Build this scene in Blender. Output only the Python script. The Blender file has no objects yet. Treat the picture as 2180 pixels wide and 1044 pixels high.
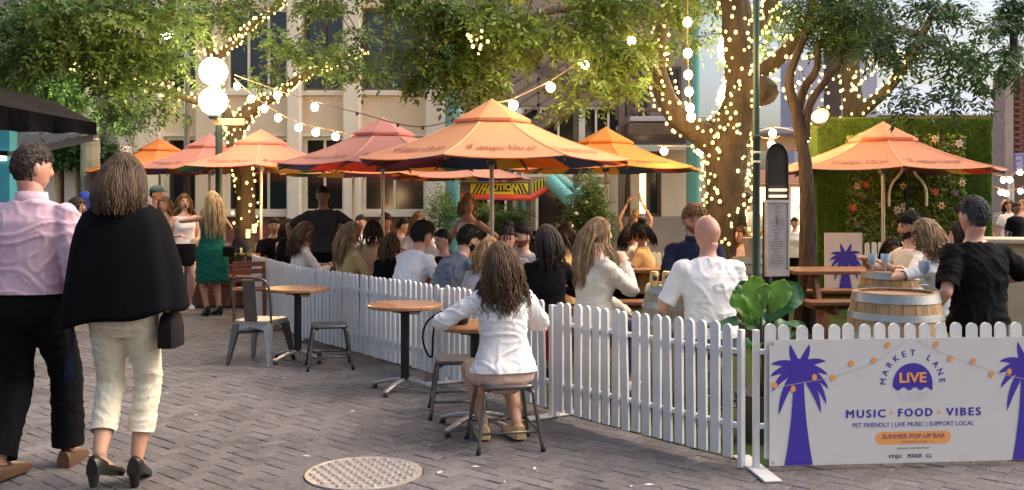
import bpy, bmesh, math, random
import numpy as np
from mathutils import Vector, Matrix, noise
from math import sin, cos, pi, radians as rad, sqrt
random.seed(7); rng = np.random.default_rng(7)
S = bpy.context.scene
COL = S.collection
# ------------------------------------------------------------------ camera, sky, sun, exposure
cam_d = bpy.data.cameras.new('camera'); cam = bpy.data.objects.new('camera', cam_d); COL.objects.link(cam)
cam.location = (0, 0, 1.5); cam.rotation_euler = (pi/2, 0, 0)
cam_d.sensor_fit = 'HORIZONTAL'; cam_d.sensor_width = 36; cam_d.lens = 36*2000/2180
cam_d.shift_y = -87/2180; cam_d.clip_start = 0.1; cam_d.clip_end = 600
S.camera = cam
SUN_EL, SUN_AZ = rad(46), rad(85)          # soft after-glow from the open side of the lane
wd = bpy.data.worlds.new('World'); S.world = wd; wd.use_nodes = True
nt = wd.node_tree; nt.nodes.clear()
wo = nt.nodes.new('ShaderNodeOutputWorld'); bg = nt.nodes.new('ShaderNodeBackground'); sk = nt.nodes.new('ShaderNodeTexSky')
sk.sky_type = 'NISHITA'; sk.sun_disc = False; sk.sun_elevation = SUN_EL; sk.sun_rotation = SUN_AZ
sk.air_density = 1.0; sk.dust_density = 6.5; sk.ozone_density = 0.0
bg.inputs[1].default_value = 0.1
nt.links.new(sk.outputs[0], bg.inputs[0]); nt.links.new(bg.outputs[0], wo.inputs[0])
sl = bpy.data.lights.new('sun', 'SUN'); sl.energy = 0.5; sl.angle = rad(50); sl.color = (1, .88, .84)
sun = bpy.data.objects.new('sun', sl); COL.objects.link(sun)
sd = Vector((sin(SUN_AZ)*cos(SUN_EL), cos(SUN_AZ)*cos(SUN_EL), sin(SUN_EL)))
sun.rotation_euler = sd.to_track_quat('Z', 'Y').to_euler(); sun.location = sd*40
vs = S.view_settings; vs.view_transform = 'Standard'; vs.look = 'None'; vs.gamma = 1; vs.exposure = 1.38
vs.use_curve_mapping = False
S.render.engine = 'CYCLES'
S.cycles.use_denoising = True
S.cycles.max_bounces = 6; S.cycles.diffuse_bounces = 3; S.cycles.glossy_bounces = 3; S.cycles.transmission_bounces = 4
S.cycles.transparent_max_bounces = 8; S.cycles.sample_clamp_indirect = 4; S.cycles.caustics_reflective = False; S.cycles.caustics_refractive = False
S.cycles.use_light_tree = True
# ------------------------------------------------------------------ picture-to-place helpers (metres; camera 1.5 m up, looking along +Y)
def P(x, y, Y): return Vector(((x-1090)/2000*Y, Y, 1.5-(y-435)/2000*Y))
def G(x, y): Y = 3000/(y-435); return Vector(((x-1090)/2000*Y, Y, 0))
def PX(x, Y): return (x-1090)/2000*Y
def PZ(y, Y): return 1.5-(y-435)/2000*Y
# ------------------------------------------------------------------ materials
MATS = {}
def mat(name, col, rough=.6, metal=0., var=.12, scale=6., bump=.15, bscale=40., emit=0., ecol=None, trans=0., alpha=1., spec=.5, stretch=None, island=0., col2=None, sheen=0., dirt=0., nosample=False, coat=0., transmission=0., bdist=.01, objrand=0.):
    if name in MATS: return MATS[name]
    m = bpy.data.materials.new(name); m.use_nodes = True; MATS[name] = m
    n = m.node_tree.nodes; l = m.node_tree.links; b = n['Principled BSDF']
    b.inputs['Roughness'].default_value = rough; b.inputs['Metallic'].default_value = metal
    b.inputs['Specular IOR Level'].default_value = spec
    if sheen: b.inputs['Sheen Weight'].default_value = sheen
    if coat: b.inputs['Coat Weight'].default_value = coat
    if transmission: b.inputs['Transmission Weight'].default_value = transmission
    tc = n.new('ShaderNodeTexCoord'); vec = tc.outputs['Object']
    if stretch:
        mp = n.new('ShaderNodeMapping'); mp.inputs['Scale'].default_value = stretch; l.new(vec, mp.inputs[0]); vec = mp.outputs[0]
    c1 = [min(1, c*(1-var)) for c in col]; c2 = col2 or [min(1, c*(1+var)) for c in col]
    nz = n.new('ShaderNodeTexNoise'); nz.inputs['Scale'].default_value = scale; nz.inputs['Detail'].default_value = 5; l.new(vec, nz.inputs['Vector'])
    rp = n.new('ShaderNodeValToRGB'); rp.color_ramp.elements[0].position = .3; rp.color_ramp.elements[1].position = .7
    rp.color_ramp.elements[0].color = (*c1, 1); rp.color_ramp.elements[1].color = (*c2, 1); l.new(nz.outputs[0], rp.inputs[0])
    out = rp.outputs[0]
    if island:
        ge = n.new('ShaderNodeNewGeometry'); hv = n.new('ShaderNodeHueSaturation')
        mr = n.new('ShaderNodeMapRange'); mr.inputs[3].default_value = 1-island; mr.inputs[4].default_value = 1+island
        l.new(ge.outputs['Random Per Island'], mr.inputs[0]); l.new(mr.outputs[0], hv.inputs['Value'])
        mr2 = n.new('ShaderNodeMapRange'); mr2.inputs[3].default_value = .5-island*.06; mr2.inputs[4].default_value = .5+island*.06
        l.new(ge.outputs['Random Per Island'], mr2.inputs[0]); l.new(mr2.outputs[0], hv.inputs['Hue'])
        l.new(out, hv.inputs['Color']); out = hv.outputs[0]
    if objrand:
        oi = n.new('ShaderNodeObjectInfo'); hv = n.new('ShaderNodeHueSaturation'); mr = n.new('ShaderNodeMapRange'); mr.inputs[3].default_value = 1-objrand; mr.inputs[4].default_value = 1.02
        l.new(oi.outputs['Random'], mr.inputs[0]); l.new(mr.outputs[0], hv.inputs['Value']); l.new(out, hv.inputs['Color']); out = hv.outputs[0]
    if dirt:
        n2 = n.new('ShaderNodeTexNoise'); n2.inputs['Scale'].default_value = scale*.35; n2.inputs['Detail'].default_value = 8; n2.inputs['Roughness'].default_value = .7; l.new(vec, n2.inputs['Vector'])
        r2 = n.new('ShaderNodeMapRange'); r2.inputs[1].default_value = .45; r2.inputs[2].default_value = .75; r2.inputs[3].default_value = 0; r2.inputs[4].default_value = dirt
        l.new(n2.outputs[0], r2.inputs[0])
        mx = n.new('ShaderNodeMix'); mx.data_type = 'RGBA'; l.new(r2.outputs[0], mx.inputs[0]); l.new(out, mx.inputs[6]); mx.inputs[7].default_value = (col[0]*.45, col[1]*.4, col[2]*.35, 1)
        out = mx.outputs[2]
    l.new(out, b.inputs['Base Color'])
    if bump:
        nb = n.new('ShaderNodeTexNoise'); nb.inputs['Scale'].default_value = bscale; nb.inputs['Detail'].default_value = 4; l.new(vec, nb.inputs['Vector'])
        bm_ = n.new('ShaderNodeBump'); bm_.inputs['Strength'].default_value = bump; bm_.inputs['Distance'].default_value = bdist
        l.new(nb.outputs[0], bm_.inputs['Height']); l.new(bm_.outputs[0], b.inputs['Normal'])
    if emit:
        b.inputs['Emission Color'].default_value = (*(ecol or col), 1); b.inputs['Emission Strength'].default_value = emit
        if nosample: m.cycles.emission_sampling = 'NONE'
    if trans:
        tr = n.new('ShaderNodeBsdfTranslucent'); l.new(out, tr.inputs[0]); ms = n.new('ShaderNodeMixShader'); ms.inputs[0].default_value = trans
        l.new(b.outputs[0], ms.inputs[1]); l.new(tr.outputs[0], ms.inputs[2]); l.new(ms.outputs[0], n['Material Output'].inputs[0])
    return m
# ------------------------------------------------------------------ mesh builder
class MB:
    def __init__(s): s.v = []; s.f = []; s.m = []
    def add(s, vs_, fs, mi=0):
        o = len(s.v); s.v.extend([tuple(q) for q in vs_]); s.f.extend([tuple(o+i for i in f) for f in fs]); s.m.extend([mi]*len(fs)); return s
    def box(s, c, d, rz=0, mi=0, M=None, bev=0):
        x, y, z = d[0]/2, d[1]/2, d[2]/2
        if bev:
            e = min(bev, x*.9, y*.9, z*.9); vs_ = []
            for sx in (-1, 1):
                for sy in (-1, 1):
                    for sz in (-1, 1): vs_ += [(sx*(x-e), sy*(y-e), sz*z), (sx*(x-e), sy*y, sz*(z-e)), (sx*x, sy*(y-e), sz*(z-e))]
            i = lambda sx, sy, sz, k: ((sx > 0)*4+(sy > 0)*2+(sz > 0))*3+k
            fs = []
            for sz in (-1, 1): fs.append([i(-1,-1,sz,0), i(1,-1,sz,0), i(1,1,sz,0), i(-1,1,sz,0)][::sz])
            for sy in (-1, 1): fs.append([i(-1,sy,-1,1), i(1,sy,-1,1), i(1,sy,1,1), i(-1,sy,1,1)][::-sy])
            for sx in (-1, 1): fs.append([i(sx,-1,-1,2), i(sx,1,-1,2), i(sx,1,1,2), i(sx,-1,1,2)][::sx])
            for a in (-1, 1):
                for b_ in (-1, 1):
                    fs += [[i(-1,a,b_,0), i(-1,a,b_,1), i(1,a,b_,1), i(1,a,b_,0)], [i(a,-1,b_,0), i(a,-1,b_,2), i(a,1,b_,2), i(a,1,b_,0)], [i(a,b_,-1,1), i(a,b_,-1,2), i(a,b_,1,2), i(a,b_,1,1)]]
            for sx in (-1, 1):
                for sy in (-1, 1):
                    for sz in (-1, 1): fs.append([i(sx,sy,sz,0), i(sx,sy,sz,1), i(sx,sy,sz,2)])
        else:
            vs_ = [(-x,-y,-z),(x,-y,-z),(x,y,-z),(-x,y,-z),(-x,-y,z),(x,-y,z),(x,y,z),(-x,y,z)]
            fs = [(0,3,2,1),(4,5,6,7),(0,1,5,4),(1,2,6,5),(2,3,7,6),(3,0,4,7)]
        if M is None: M = Matrix.Translation(c) @ Matrix.Rotation(rz, 4, 'Z')
        return s.add([M @ Vector(q) for q in vs_], fs, mi)
    def bb(s, x0, x1, y0, y1, z0, z1, mi=0, bev=0): return s.box(((x0+x1)/2, (y0+y1)/2, (z0+z1)/2), (abs(x1-x0), abs(y1-y0), abs(z1-z0)), mi=mi, bev=bev)
    def bar(s, a, b, w, h, mi=0, bev=0):
        a, b = Vector(a), Vector(b); d = b-a; q = d.to_track_quat('X', 'Z')
        return s.box(None, (d.length, w, h), M=Matrix.Translation((a+b)/2) @ q.to_matrix().to_4x4(), mi=mi, bev=bev)
    def loft(s, rings, cap=True, mi=0, closed=True):
        n = len(rings[0]); o = len(s.v); vs_ = [q for r in rings for q in r]; fs = []
        for i in range(len(rings)-1):
            for j in range(n if closed else n-1): k = (j+1) % n; fs.append((i*n+j, i*n+k, (i+1)*n+k, (i+1)*n+j))
        if cap and closed: fs.append(tuple(range(n))[::-1]); fs.append(tuple((len(rings)-1)*n+j for j in range(n)))
        return s.add(vs_, fs, mi)
    def tube(s, pts, r, n=8, mi=0, cap=True, flat=1.):
        pts = [Vector(q) for q in pts]; m = len(pts); rs = r if hasattr(r, '__len__') else [r]*m
        up = Vector((0, 0, 1)); rings = []; pu = None
        for i in range(m):
            t = (pts[min(i+1, m-1)]-pts[max(i-1, 0)])
            t = t.normalized() if t.length > 1e-9 else Vector((0, 0, 1))
            if pu is None: u = t.cross(up if abs(t.z) < .95 else Vector((0, 1, 0))).normalized()
            else: u = (pu-t*pu.dot(t)); u = u.normalized() if u.length > 1e-6 else t.orthogonal().normalized()
            w = t.cross(u); pu = u
            rings.append([pts[i]+u*(cos(2*pi*k/n)*rs[i])+w*(sin(2*pi*k/n)*rs[i]*flat) for k in range(n)])
        return s.loft(rings, cap, mi)
    def lathe(s, prof, c=(0, 0, 0), n=24, mi=0, cap=True):
        c = Vector(c); return s.loft([[c+Vector((r*cos(2*pi*k/n), r*sin(2*pi*k/n), z)) for k in range(n)] for r, z in prof], cap, mi)
    def ell(s, c, r, n=12, m=8, mi=0, M=None):
        c = Vector(c); R = r if hasattr(r, '__len__') else (r, r, r); rings = []
        for i in range(m+1):
            a = -pi/2+pi*i/m; ca = max(cos(a), .01)
            ring = [Vector((R[0]*ca*cos(2*pi*k/n), R[1]*ca*sin(2*pi*k/n), R[2]*sin(a))) for k in range(n)]
            rings.append([c+(M @ q if M else q) for q in ring])
        return s.loft(rings, True, mi)
    def prism(s, poly, M, th, mi=0):
        n = len(poly); vs_ = [M @ Vector((x, y, 0)) for x, y in poly]+[M @ Vector((x, y, th)) for x, y in poly]
        fs = [tuple(range(n))[::-1], tuple(range(n, 2*n))]+[(i, (i+1) % n, n+(i+1) % n, n+i) for i in range(n)]
        return s.add(vs_, fs, mi)
    def mesh(s, name, mats, smooth=False):
        me = bpy.data.meshes.new(name); me.from_pydata(s.v, [], s.f)
        for m_ in (mats if isinstance(mats, (list, tuple)) else [mats]): me.materials.append(m_)
        if any(s.m): me.polygons.foreach_set('material_index', s.m)
        if smooth: me.polygons.foreach_set('use_smooth', [True]*len(s.f))
        me.update(); return me
    def build(s, name, mats, parent=None, smooth=False, loc=None, **kw):
        return link(name, s.mesh(name, mats, smooth), parent, loc, **kw)
def link(name, me, parent=None, loc=None, label=None, cat=None, group=None, kind=None, rz=None):
    o = bpy.data.objects.new(name, me); COL.objects.link(o)
    if parent: o.parent = parent
    if loc is not None: o.location = loc
    if rz is not None: o.rotation_euler = (0, 0, rz)
    for k, v in (('label', label), ('category', cat), ('group', group), ('kind', kind)):
        if v: o[k] = v
    return o
def thing(name, label, cat, loc=(0, 0, 0), rz=0, group=None):
    return link(name, None, None, loc, label, cat, group, None, rz)
def copy_tree(o, parent=None, loc=None, rz=None, label=None):
    c = o.copy(); COL.objects.link(c); c.parent = parent
    if loc is not None: c.location = loc
    if rz is not None: c.rotation_euler = (0, 0, rz)
    if label: c['label'] = label
    for ch in list(o.children): copy_tree(ch, c)
    return c
def autosmooth(o, ang=35):
    me = o.data; me.polygons.foreach_set('use_smooth', [True]*len(me.polygons))
    try: me.set_sharp_from_angle(angle=rad(ang))
    except Exception: pass
    return o
_txt = {}
def text_mesh(t, size=1., bold=0., spacing=1.):
    k = (t, size, bold, spacing)
    if k not in _txt:
        cu = bpy.data.curves.new('t', 'FONT'); cu.body = t; cu.size = size; cu.align_x = 'CENTER'; cu.space_character = spacing; cu.offset = bold; cu.resolution_u = 3
        o = bpy.data.objects.new('t', cu); COL.objects.link(o); dg = bpy.context.evaluated_depsgraph_get()
        me = bpy.data.meshes.new_from_object(o.evaluated_get(dg))
        _txt[k] = ([tuple(v.co) for v in me.vertices], [tuple(p.vertices) for p in me.polygons])
        bpy.data.objects.remove(o); bpy.data.curves.remove(cu); bpy.data.meshes.remove(me)
    return _txt[k]
def catmull(pts, n=6):
    pts = [Vector(p) for p in pts]; o = []
    for i in range(len(pts)-1):
        p0, p1, p2, p3 = pts[max(i-1, 0)], pts[i], pts[i+1], pts[min(i+2, len(pts)-1)]
        for k in range(n):
            t = k/n; o.append(.5*((2*p1)+(p2-p0)*t+(2*p0-5*p1+4*p2-p3)*t*t+(3*p1-p0-3*p2+p3)*t**3))
    o.append(pts[-1]); return o
def interp(x, xs, ys): return float(np.interp(x, xs, ys))
def plight(loc, power, col=(1, .62, .28), r=.1, name='added_light', parent=None):
    d = bpy.data.lights.new(name, 'POINT'); d.energy = power; d.color = col; d.shadow_soft_size = r
    o = bpy.data.objects.new(name, d); COL.objects.link(o); o.location = loc
    if parent: o.parent = parent
    return o
# ------------------------------------------------------------------ people
SKIN = {'fair': mat('skin_fair', (.62, .36, .26), .5, var=.08, scale=20, bump=.05, bscale=200),
        'tan': mat('skin_tan', (.5, .27, .17), .5, var=.08, scale=20, bump=.05, bscale=200),
        'rosy': mat('skin_rosy', (.58, .29, .21), .5, var=.08, scale=20, bump=.05, bscale=200),
        'brown': mat('skin_brown', (.26, .13, .08), .5, var=.08, scale=20, bump=.05, bscale=200)}
def hairmat(nm, c, c2=None): return mat('hair_'+nm, c, .6, var=.35, scale=25, bump=.5, bscale=120, stretch=(1, 1, .12), island=.35, spec=.28, col2=c2)
HAIR = {'dark': hairmat('dark', (.018, .011, .008)), 'brown': hairmat('brown', (.06, .032, .018), (.13, .07, .035)), 'blond': hairmat('blond', (.42, .25, .11), (.58, .4, .2)),
        'ombre': hairmat('ombre', (.045, .026, .017), (.13, .075, .042)), 'grey': hairmat('grey', (.07, .06, .055), (.28, .26, .25)), 'greybrown': hairmat('greybrown', (.035, .024, .019), (.11, .085, .07)), 'sandy': hairmat('sandy', (.22, .12, .055), (.34, .2, .09)),
        'blackgrey': hairmat('blackgrey', (.03, .03, .03), (.13, .12, .12)), 'lightbrown': hairmat('lightbrown', (.2, .115, .06), (.36, .23, .12)), 'blue': hairmat('blue', (.02, .06, .4))}
M_LIP = mat('lips', (.4, .17, .13), .4, bump=0); M_BROW = mat('brow', (.12, .06, .035), .6, bump=0); M_EYE = mat('eye_dark', (.012, .009, .008), .25, bump=0)
def cloth(nm, c, rough=.85, var=.07, bump=.35, bscale=22., **k): return mat('cloth_'+nm, c, rough, var=var, scale=4, bump=bump*.45, bscale=bscale*.5, sheen=.15 if sum(c) > .2 else 0, spec=.25 if sum(c) > .2 else .08, bdist=.02, **k)
PROF = {'m': [(-.34, .03, .03), (-.26, .066, .056), (-.18, .088, .068), (-.1, .094, .07), (0, .095, .068), (.2, .088, .062), (.38, .087, .06), (.6, .098, .066), (.78, .102, .062), (.89, .089, .05), (.96, .062, .043), (1., .042, .04)],
        'f': [(-.34, .03, .03), (-.26, .07, .06), (-.18, .096, .074), (-.1, .102, .076), (0, .1, .073), (.2, .082, .06), (.36, .074, .054), (.6, .08, .064), (.78, .083, .055), (.88, .076, .044), (.95, .056, .038), (1., .036, .036)]}
PEND = []
def head_arrays(k, beard=None, mouth=False, n=34, m=44):
    la = np.linspace(-pi/2+.02, pi/2-.02, n+1)[:, None]; lo = np.linspace(0, 2*pi, m, endpoint=False)[None, :]
    dx, dy, dz = np.cos(la)*np.sin(lo), np.cos(la)*np.cos(lo), np.sin(la)*np.ones_like(lo)
    low = np.clip(-dz, 0, 1)
    X = .077*dx*(1-.2*low**1.6); Y = np.where(dy > 0, .09*dy, .104*dy*(1-.38*low)); Z = np.maximum(.12*dz, -.108)
    fr = dy > .1; fw = np.clip(dy*2, 0, 1)
    Y = Y+np.where((dy > 0) & (low > .5), .012*low*fw, 0)
    tri = np.interp(Z, [-.042, -.03, -.022, .025, .04], [0, .8, 1, .15, 0])
    Y = Y+fr*(.024*np.exp(-(X/.0115)**2)*tri-.010*np.exp(-((abs(X)-.031)/.014)**2-((Z-.008)/.011)**2)+.005*np.exp(-((abs(X)-.028)/.022)**2-((Z-.028)/.009)**2)
              +.006*np.exp(-(X/.02)**2-((Z+.06)/.011)**2)-.004*np.exp(-(X/.03)**2-((Z+.078)/.006)**2)+.006*np.exp(-(X/.022)**2-((Z+.1)/.012)**2))
    V = np.stack([X, Y, Z], -1).reshape(-1, 3)*k; F = []; MI = []
    for i in range(n):
        for j in range(m):
            q = (i*m+j, i*m+(j+1) % m, (i+1)*m+(j+1) % m, (i+1)*m+j); c = V[list(q)].mean(0)/k; mi = 0
            if c[1] > .05 and abs(c[0]) < .026 and -.069 < c[2] < -.052: mi = 1
            elif beard and c[1] > -.005 and c[2] < -.03-.25*max(0, c[1]-.07) and not (abs(c[0]) < .022 and -.069 < c[2] < -.05):
                if c[2] < -.038 or abs(c[0]) > .05: mi = 3
            F.append(q); MI.append(mi)
    mb = MB(); mb.v = [tuple(v) for v in V]; mb.f = F; mb.m = MI
    mb.add([(0, 0, -.108*k)]+[V[j] for j in range(m)], [(0, 1+(j+1) % m, 1+j) for j in range(m)], 3 if beard else 0)
    mb.add([(0, 0, .12*k)]+[V[n*m+j] for j in range(m)], [(0, 1+j, 1+(j+1) % m) for j in range(m)])
    for s in (-1, 1):
        mb.ell((s*.03*k, .0745*k, .008*k), (.011*k, .007*k, .0055*k), 8, 6, 2)
        mb.bar((s*.014*k, .0895*k, .026*k), (s*.047*k, .078*k, .027*k), .0045*k, .0035*k, 4)
        mb.ell((s*.078*k, -.012*k, -.008*k), (.011*k, .02*k, .033*k), 10, 8, 0, Matrix.Rotation(s*-.35, 3, 'Z'))
    if mouth: mb.ell((0, .088*k, -.066*k), (.016*k, .012*k, .019*k), 10, 6, 2)
    return mb
def ik(a, c, l1, l2, pole):
    a, c = Vector(a), Vector(c); d = c-a; L = min(d.length, (l1+l2)*.995); d.normalize(); c = a+d*L
    x = (l1*l1-l2*l2+L*L)/(2*L); h = sqrt(max(0, l1*l1-x*x)); p = Vector(pole); p = p-d*p.dot(d); p.normalize()
    return a+d*x+p*h, c
def limb(a, b, c, s0, s1, n):
    o = []
    for i in range(n+1):
        s = s0+(s1-s0)*i/n; o.append((s, a.lerp(b, s) if s <= 1 else b.lerp(c, min(s-1, 1.0)) if s <= 2 else c+(c-b)*(s-2)))
    return o
ARM_S = [0, .25, .6, 1, 1.25, 1.6, 2]; ARM_R = [.032, .03, .0262, .0228, .0238, .0195, .0155]
LEG_S = [0, .3, .7, 1, 1.3, 1.6, 2]; PANT_S = [0, .3, .7, 1, 1.5, 2]; PANT_R = [.055, .051, .044, .040, .037, .035]
LEG_R = [.056, .053, .042, .034, .0355, .029, .0215]
def person(label, loc, rz=0, H=1.72, sex='m', seat=None, lean=0, side=0, twist=0, head=(0, 0, 0), rh=None, lh=None, rel=None, lel=None, rf=None, lf=None,
           top=None, bottom=None, shoes=None, hair=None, skin='fair', beard=None, mouth=False, vox=.019, group=None, pelvis=(0, 0), heel=0, extra=None, fyaw=0, neckfwd=.02):
    root = thing('person', label, 'person', loc, rz, group); T = lambda d: Vector(d)*H
    pz = .53*H+heel if seat is None else seat+.055*H
    S0 = Vector((pelvis[0], pelvis[1], pz)); th = rad(lean); sd_ = rad(side); pts = [S0]
    for L, k in ((.09, .45), (.1, .85), (.105, 1.05)): pts.append(pts[-1]+Vector((sin(sd_*k), sin(th*k), cos(th*k)*cos(sd_*k))).normalized()*L*H)
    sp = catmull(pts, 5); L = .295*H
    tw = rad(twist)
    def frame(t):
        if t < 0: c = S0+Vector((0, 0, 1))*t*L if seat is None else S0+(sp[1]-sp[0]).normalized()*t*L; tan = Vector((0, 0, 1)) if seat is None else (sp[1]-sp[0]).normalized()
        else:
            f = min(t*15, 14.999); i = int(f); c = sp[i].lerp(sp[i+1], f-i); tan = (sp[min(i+2, 15)]-sp[max(i-1, 0)]).normalized()
        a = tw*max(0, min(1, t)); r = Vector((cos(a), sin(a), 0)); r = (r-tan*r.dot(tan)).normalized()
        return c, r, tan.cross(r), tan
    pr = PROF[sex]; pt = [p[0] for p in pr]
    def tring(t, off=0, n=20, flare=1., wav=0, ph=0):
        c, r, f, _ = frame(t); w = interp(t, pt, [p[1] for p in pr])*H*flare+off; d = interp(t, pt, [p[2] for p in pr])*H*flare+off
        o = []
        for k in range(n):
            a = 2*pi*k/n; ca, sa = cos(a), sin(a); e = .85
            q = 1+wav*sin(a*7+ph)
            bx = 0
            if sex == 'f' and .5 < t < .75 and sa > 0: bx = .022*H*sa*(1-abs(t-.62)/.13)*(abs(ca) < .9) if abs(t-.62) < .13 else 0
            o.append(c+r*(math.copysign(abs(ca)**e, ca)*w*q)+f*(math.copysign(abs(sa)**e, sa)*d*q+bx))
        return o
    def trings(t0, t1, off=0, n=12, **k): return [tring(t0+(t1-t0)*i/n, off, **k) for i in range(n+1)]
    cN, rN, fN, tN = frame(.93); sw = (.103 if sex == 'm' else .09)*H
    SH = {1: cN+rN*sw-tN*.034*H, -1: cN-rN*sw-tN*.034*H}; af = .88 if sex == 'f' else 1.
    arms = {}
    for s, tgt, el in ((1, rh, rel), (-1, lh, lel)):
        if tgt is None: tgt = (s*.135*H+pelvis[0], .03*H+pelvis[1], .47*H) if seat is None else (s*.1*H, .24*H, pz+.07*H)
        e, w = ik(SH[s], tgt, .172*H, .155*H, el or (s*.6, -1, -.3)); arms[s] = (SH[s], e, w)
    legs = {}
    for s, tgt in ((1, rf), (-1, lf)):
        hp = S0+Vector((s*.05*H, 0, -.02*H))
        if tgt is None: tgt = (s*.05*H, -.01*H, .045*H+heel) if seat is None else (s*.075*H, .24*H, .05*H)
        kn, an = ik(hp, tgt, .242*H, .245*H, (s*.12, 1, .15)); legs[s] = (hp, kn, an)
    # head
    nk = frame(1.)[0]; hd = Vector((sin(sd_), sin(th*.7)+neckfwd*2, 1)).normalized(); hc = nk+hd*.094*H
    y, p, rl = [rad(q) for q in head]; HM = Matrix.Rotation(y, 3, 'Z') @ Matrix.Rotation(-p, 3, 'X') @ Matrix.Rotation(rl, 3, 'Y'); k = .131*H/.228
    hm = head_arrays(k, beard, mouth, *((34, 44) if vox < .021 else (24, 30))); hm.v = [tuple(HM @ Vector(v)+hc) for v in hm.v]
    # body
    b = MB(); b.loft(trings(-.33, .985, -.004, 16)); b.tube([nk-tN*.03*H, nk.lerp(hc, .3), hc+HM @ Vector((0, -.018*H, -.03*H))], [.037*H, .033*H, .033*H] if sex == 'm' else [.03*H, .027*H, .028*H], 12)
    fdir = {s: Vector((sin(rad(-s*8+fyaw)), cos(rad(-s*8+fyaw)), 0)) for s in (1, -1)}
    for s in (1, -1):
        lp = limb(*arms[s], 0, 2, 12); b.tube([q for _, q in lp], [interp(t, ARM_S, ARM_R)*H*af for t, _ in lp], 10); b.ell(SH[s], .033*H*af, 10, 8)
        lp = limb(*legs[s], 0, 2, 14); b.tube([q for _, q in lp], [interp(t, LEG_S, LEG_R)*H for t, _ in lp], 12); b.ell(legs[s][0], .056*H, 10, 8)
        an = legs[s][2]; d = fdir[s]; hz = heel
        b.tube([an-d*.022*H+Vector((0, 0, -.02*H)), an+d*.02*H+Vector((0, 0, -.022*H-hz*.2)), an+d*.075*H+Vector((0, 0, -.03*H-hz*.9)), an+d*.115*H+Vector((0, 0, -.034*H-hz))], [.02*H, .023*H, .02*H, .012*H], 8)
    hands = MB()
    for s in (1, -1):
        _, e, w = arms[s]; d = (w-e).normalized(); sv = d.cross(Vector((0, 0, 1))) if abs(d.z) < .8 else Vector((0, s*1., 0)); sv.normalize(); nv = sv.cross(d)*(1 if abs(d.z) < .8 else -s)
        if abs(d.z) < .8: nv = -nv if nv.z > 0 else nv
        hs = H/1.72
        hands.tube([w-d*.012*hs, w+d*.02*hs, w+d*.055*hs, w+d*.088*hs], [.024*hs, .033*hs, .039*hs, .034*hs], 8, flat=.45)
        for i, (o, Lf) in enumerate(((-.029, .06), (-.01, .073), (.01, .07), (.029, .054))):
            a = w+d*.082*hs+sv*o*hs; m_ = a+(d*.8+nv*.4)*Lf*.5*hs; hands.tube([a, m_, m_+(d*.45+nv*.8)*Lf*.55*hs], [.009*hs, .0085*hs, .006*hs], 6)
        ts = -1 if sv.dot(rN)*s > 0 else 1
        a = w+d*.02*hs+sv*ts*.028*hs; hands.tube([a, a+(d*.6+sv*ts*.6+nv*.3)*.04*hs, a+(d*.95+sv*ts*.5+nv*.6)*.07*hs], [.013*hs, .011*hs, .008*hs], 6)
    bo = b.build('body', SKIN[skin], root, True); hr = HAIR[hair['c']] if hair else SKIN[skin]
    PEND.append((bo, vox, 4, 0, (hm, hands), [SKIN[skin], M_LIP, M_EYE, HAIR[beard] if beard else SKIN[skin], M_BROW], None))
    info = dict(root=root, frame=frame, tring=tring, trings=trings, arms=arms, legs=legs, hc=hc, HM=HM, k=k, H=H, sp=sp, SH=SH, fdir=fdir)
    # garments
    if top:
        g = MB(); ty = top.get('t1', .985); h0 = top.get('hem', -.1); off = top.get('off', .02); fl = top.get('flare', 0)
        n = 14; cuts = []; c_, _, _, t_ = frame(h0); cuts.append((c_, -t_, .34)); h0 -= .1; g.loft([tring(h0+(ty-h0)*i/n, off*(1 if i < n-2 else .55)+fl*max(0, 1-i/(n*.6)), 24) for i in range(n+1)])
        sl_ = top.get('sleeve', .6)
        if sl_ > 0:
            for s in (1, -1):
                q0 = limb(*arms[s], sl_, sl_, 1)[0][1]; cuts.append((q0, (q0-limb(*arms[s], sl_-.1, sl_, 1)[0][1]).normalized(), .1)); lp = limb(*arms[s], -.02, sl_+.13, 10); so = top.get('soff', .012); g.tube([q for _, q in lp], [interp(t, ARM_S, ARM_R)*H*af+so*(.6+.5*min(1, t*2)) for t, _ in lp], 12); g.ell(SH[s]-Vector((0, 0, .004)), .034*H*af+so*.7+.003, 12, 8)
        o = g.build(top.get('name', 'shirt'), top['m'], root, True); PEND.append((o, top.get('vox', vox), 3, top.get('wr', .008), None, None, cuts))
        if top.get('collar'):
            c, r, f, t = frame(1.); q = MB(); rr = [.05*H, .047*H, .044*H]
            q.loft([[c+t*(-.02+.022*i)*H*.95+r*cos(2*pi*j/18)*rr[i]+f*sin(2*pi*j/18)*rr[i] for j in range(18)] for i in range(3)]); q.build('collar', top['m'], root, True)
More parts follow.
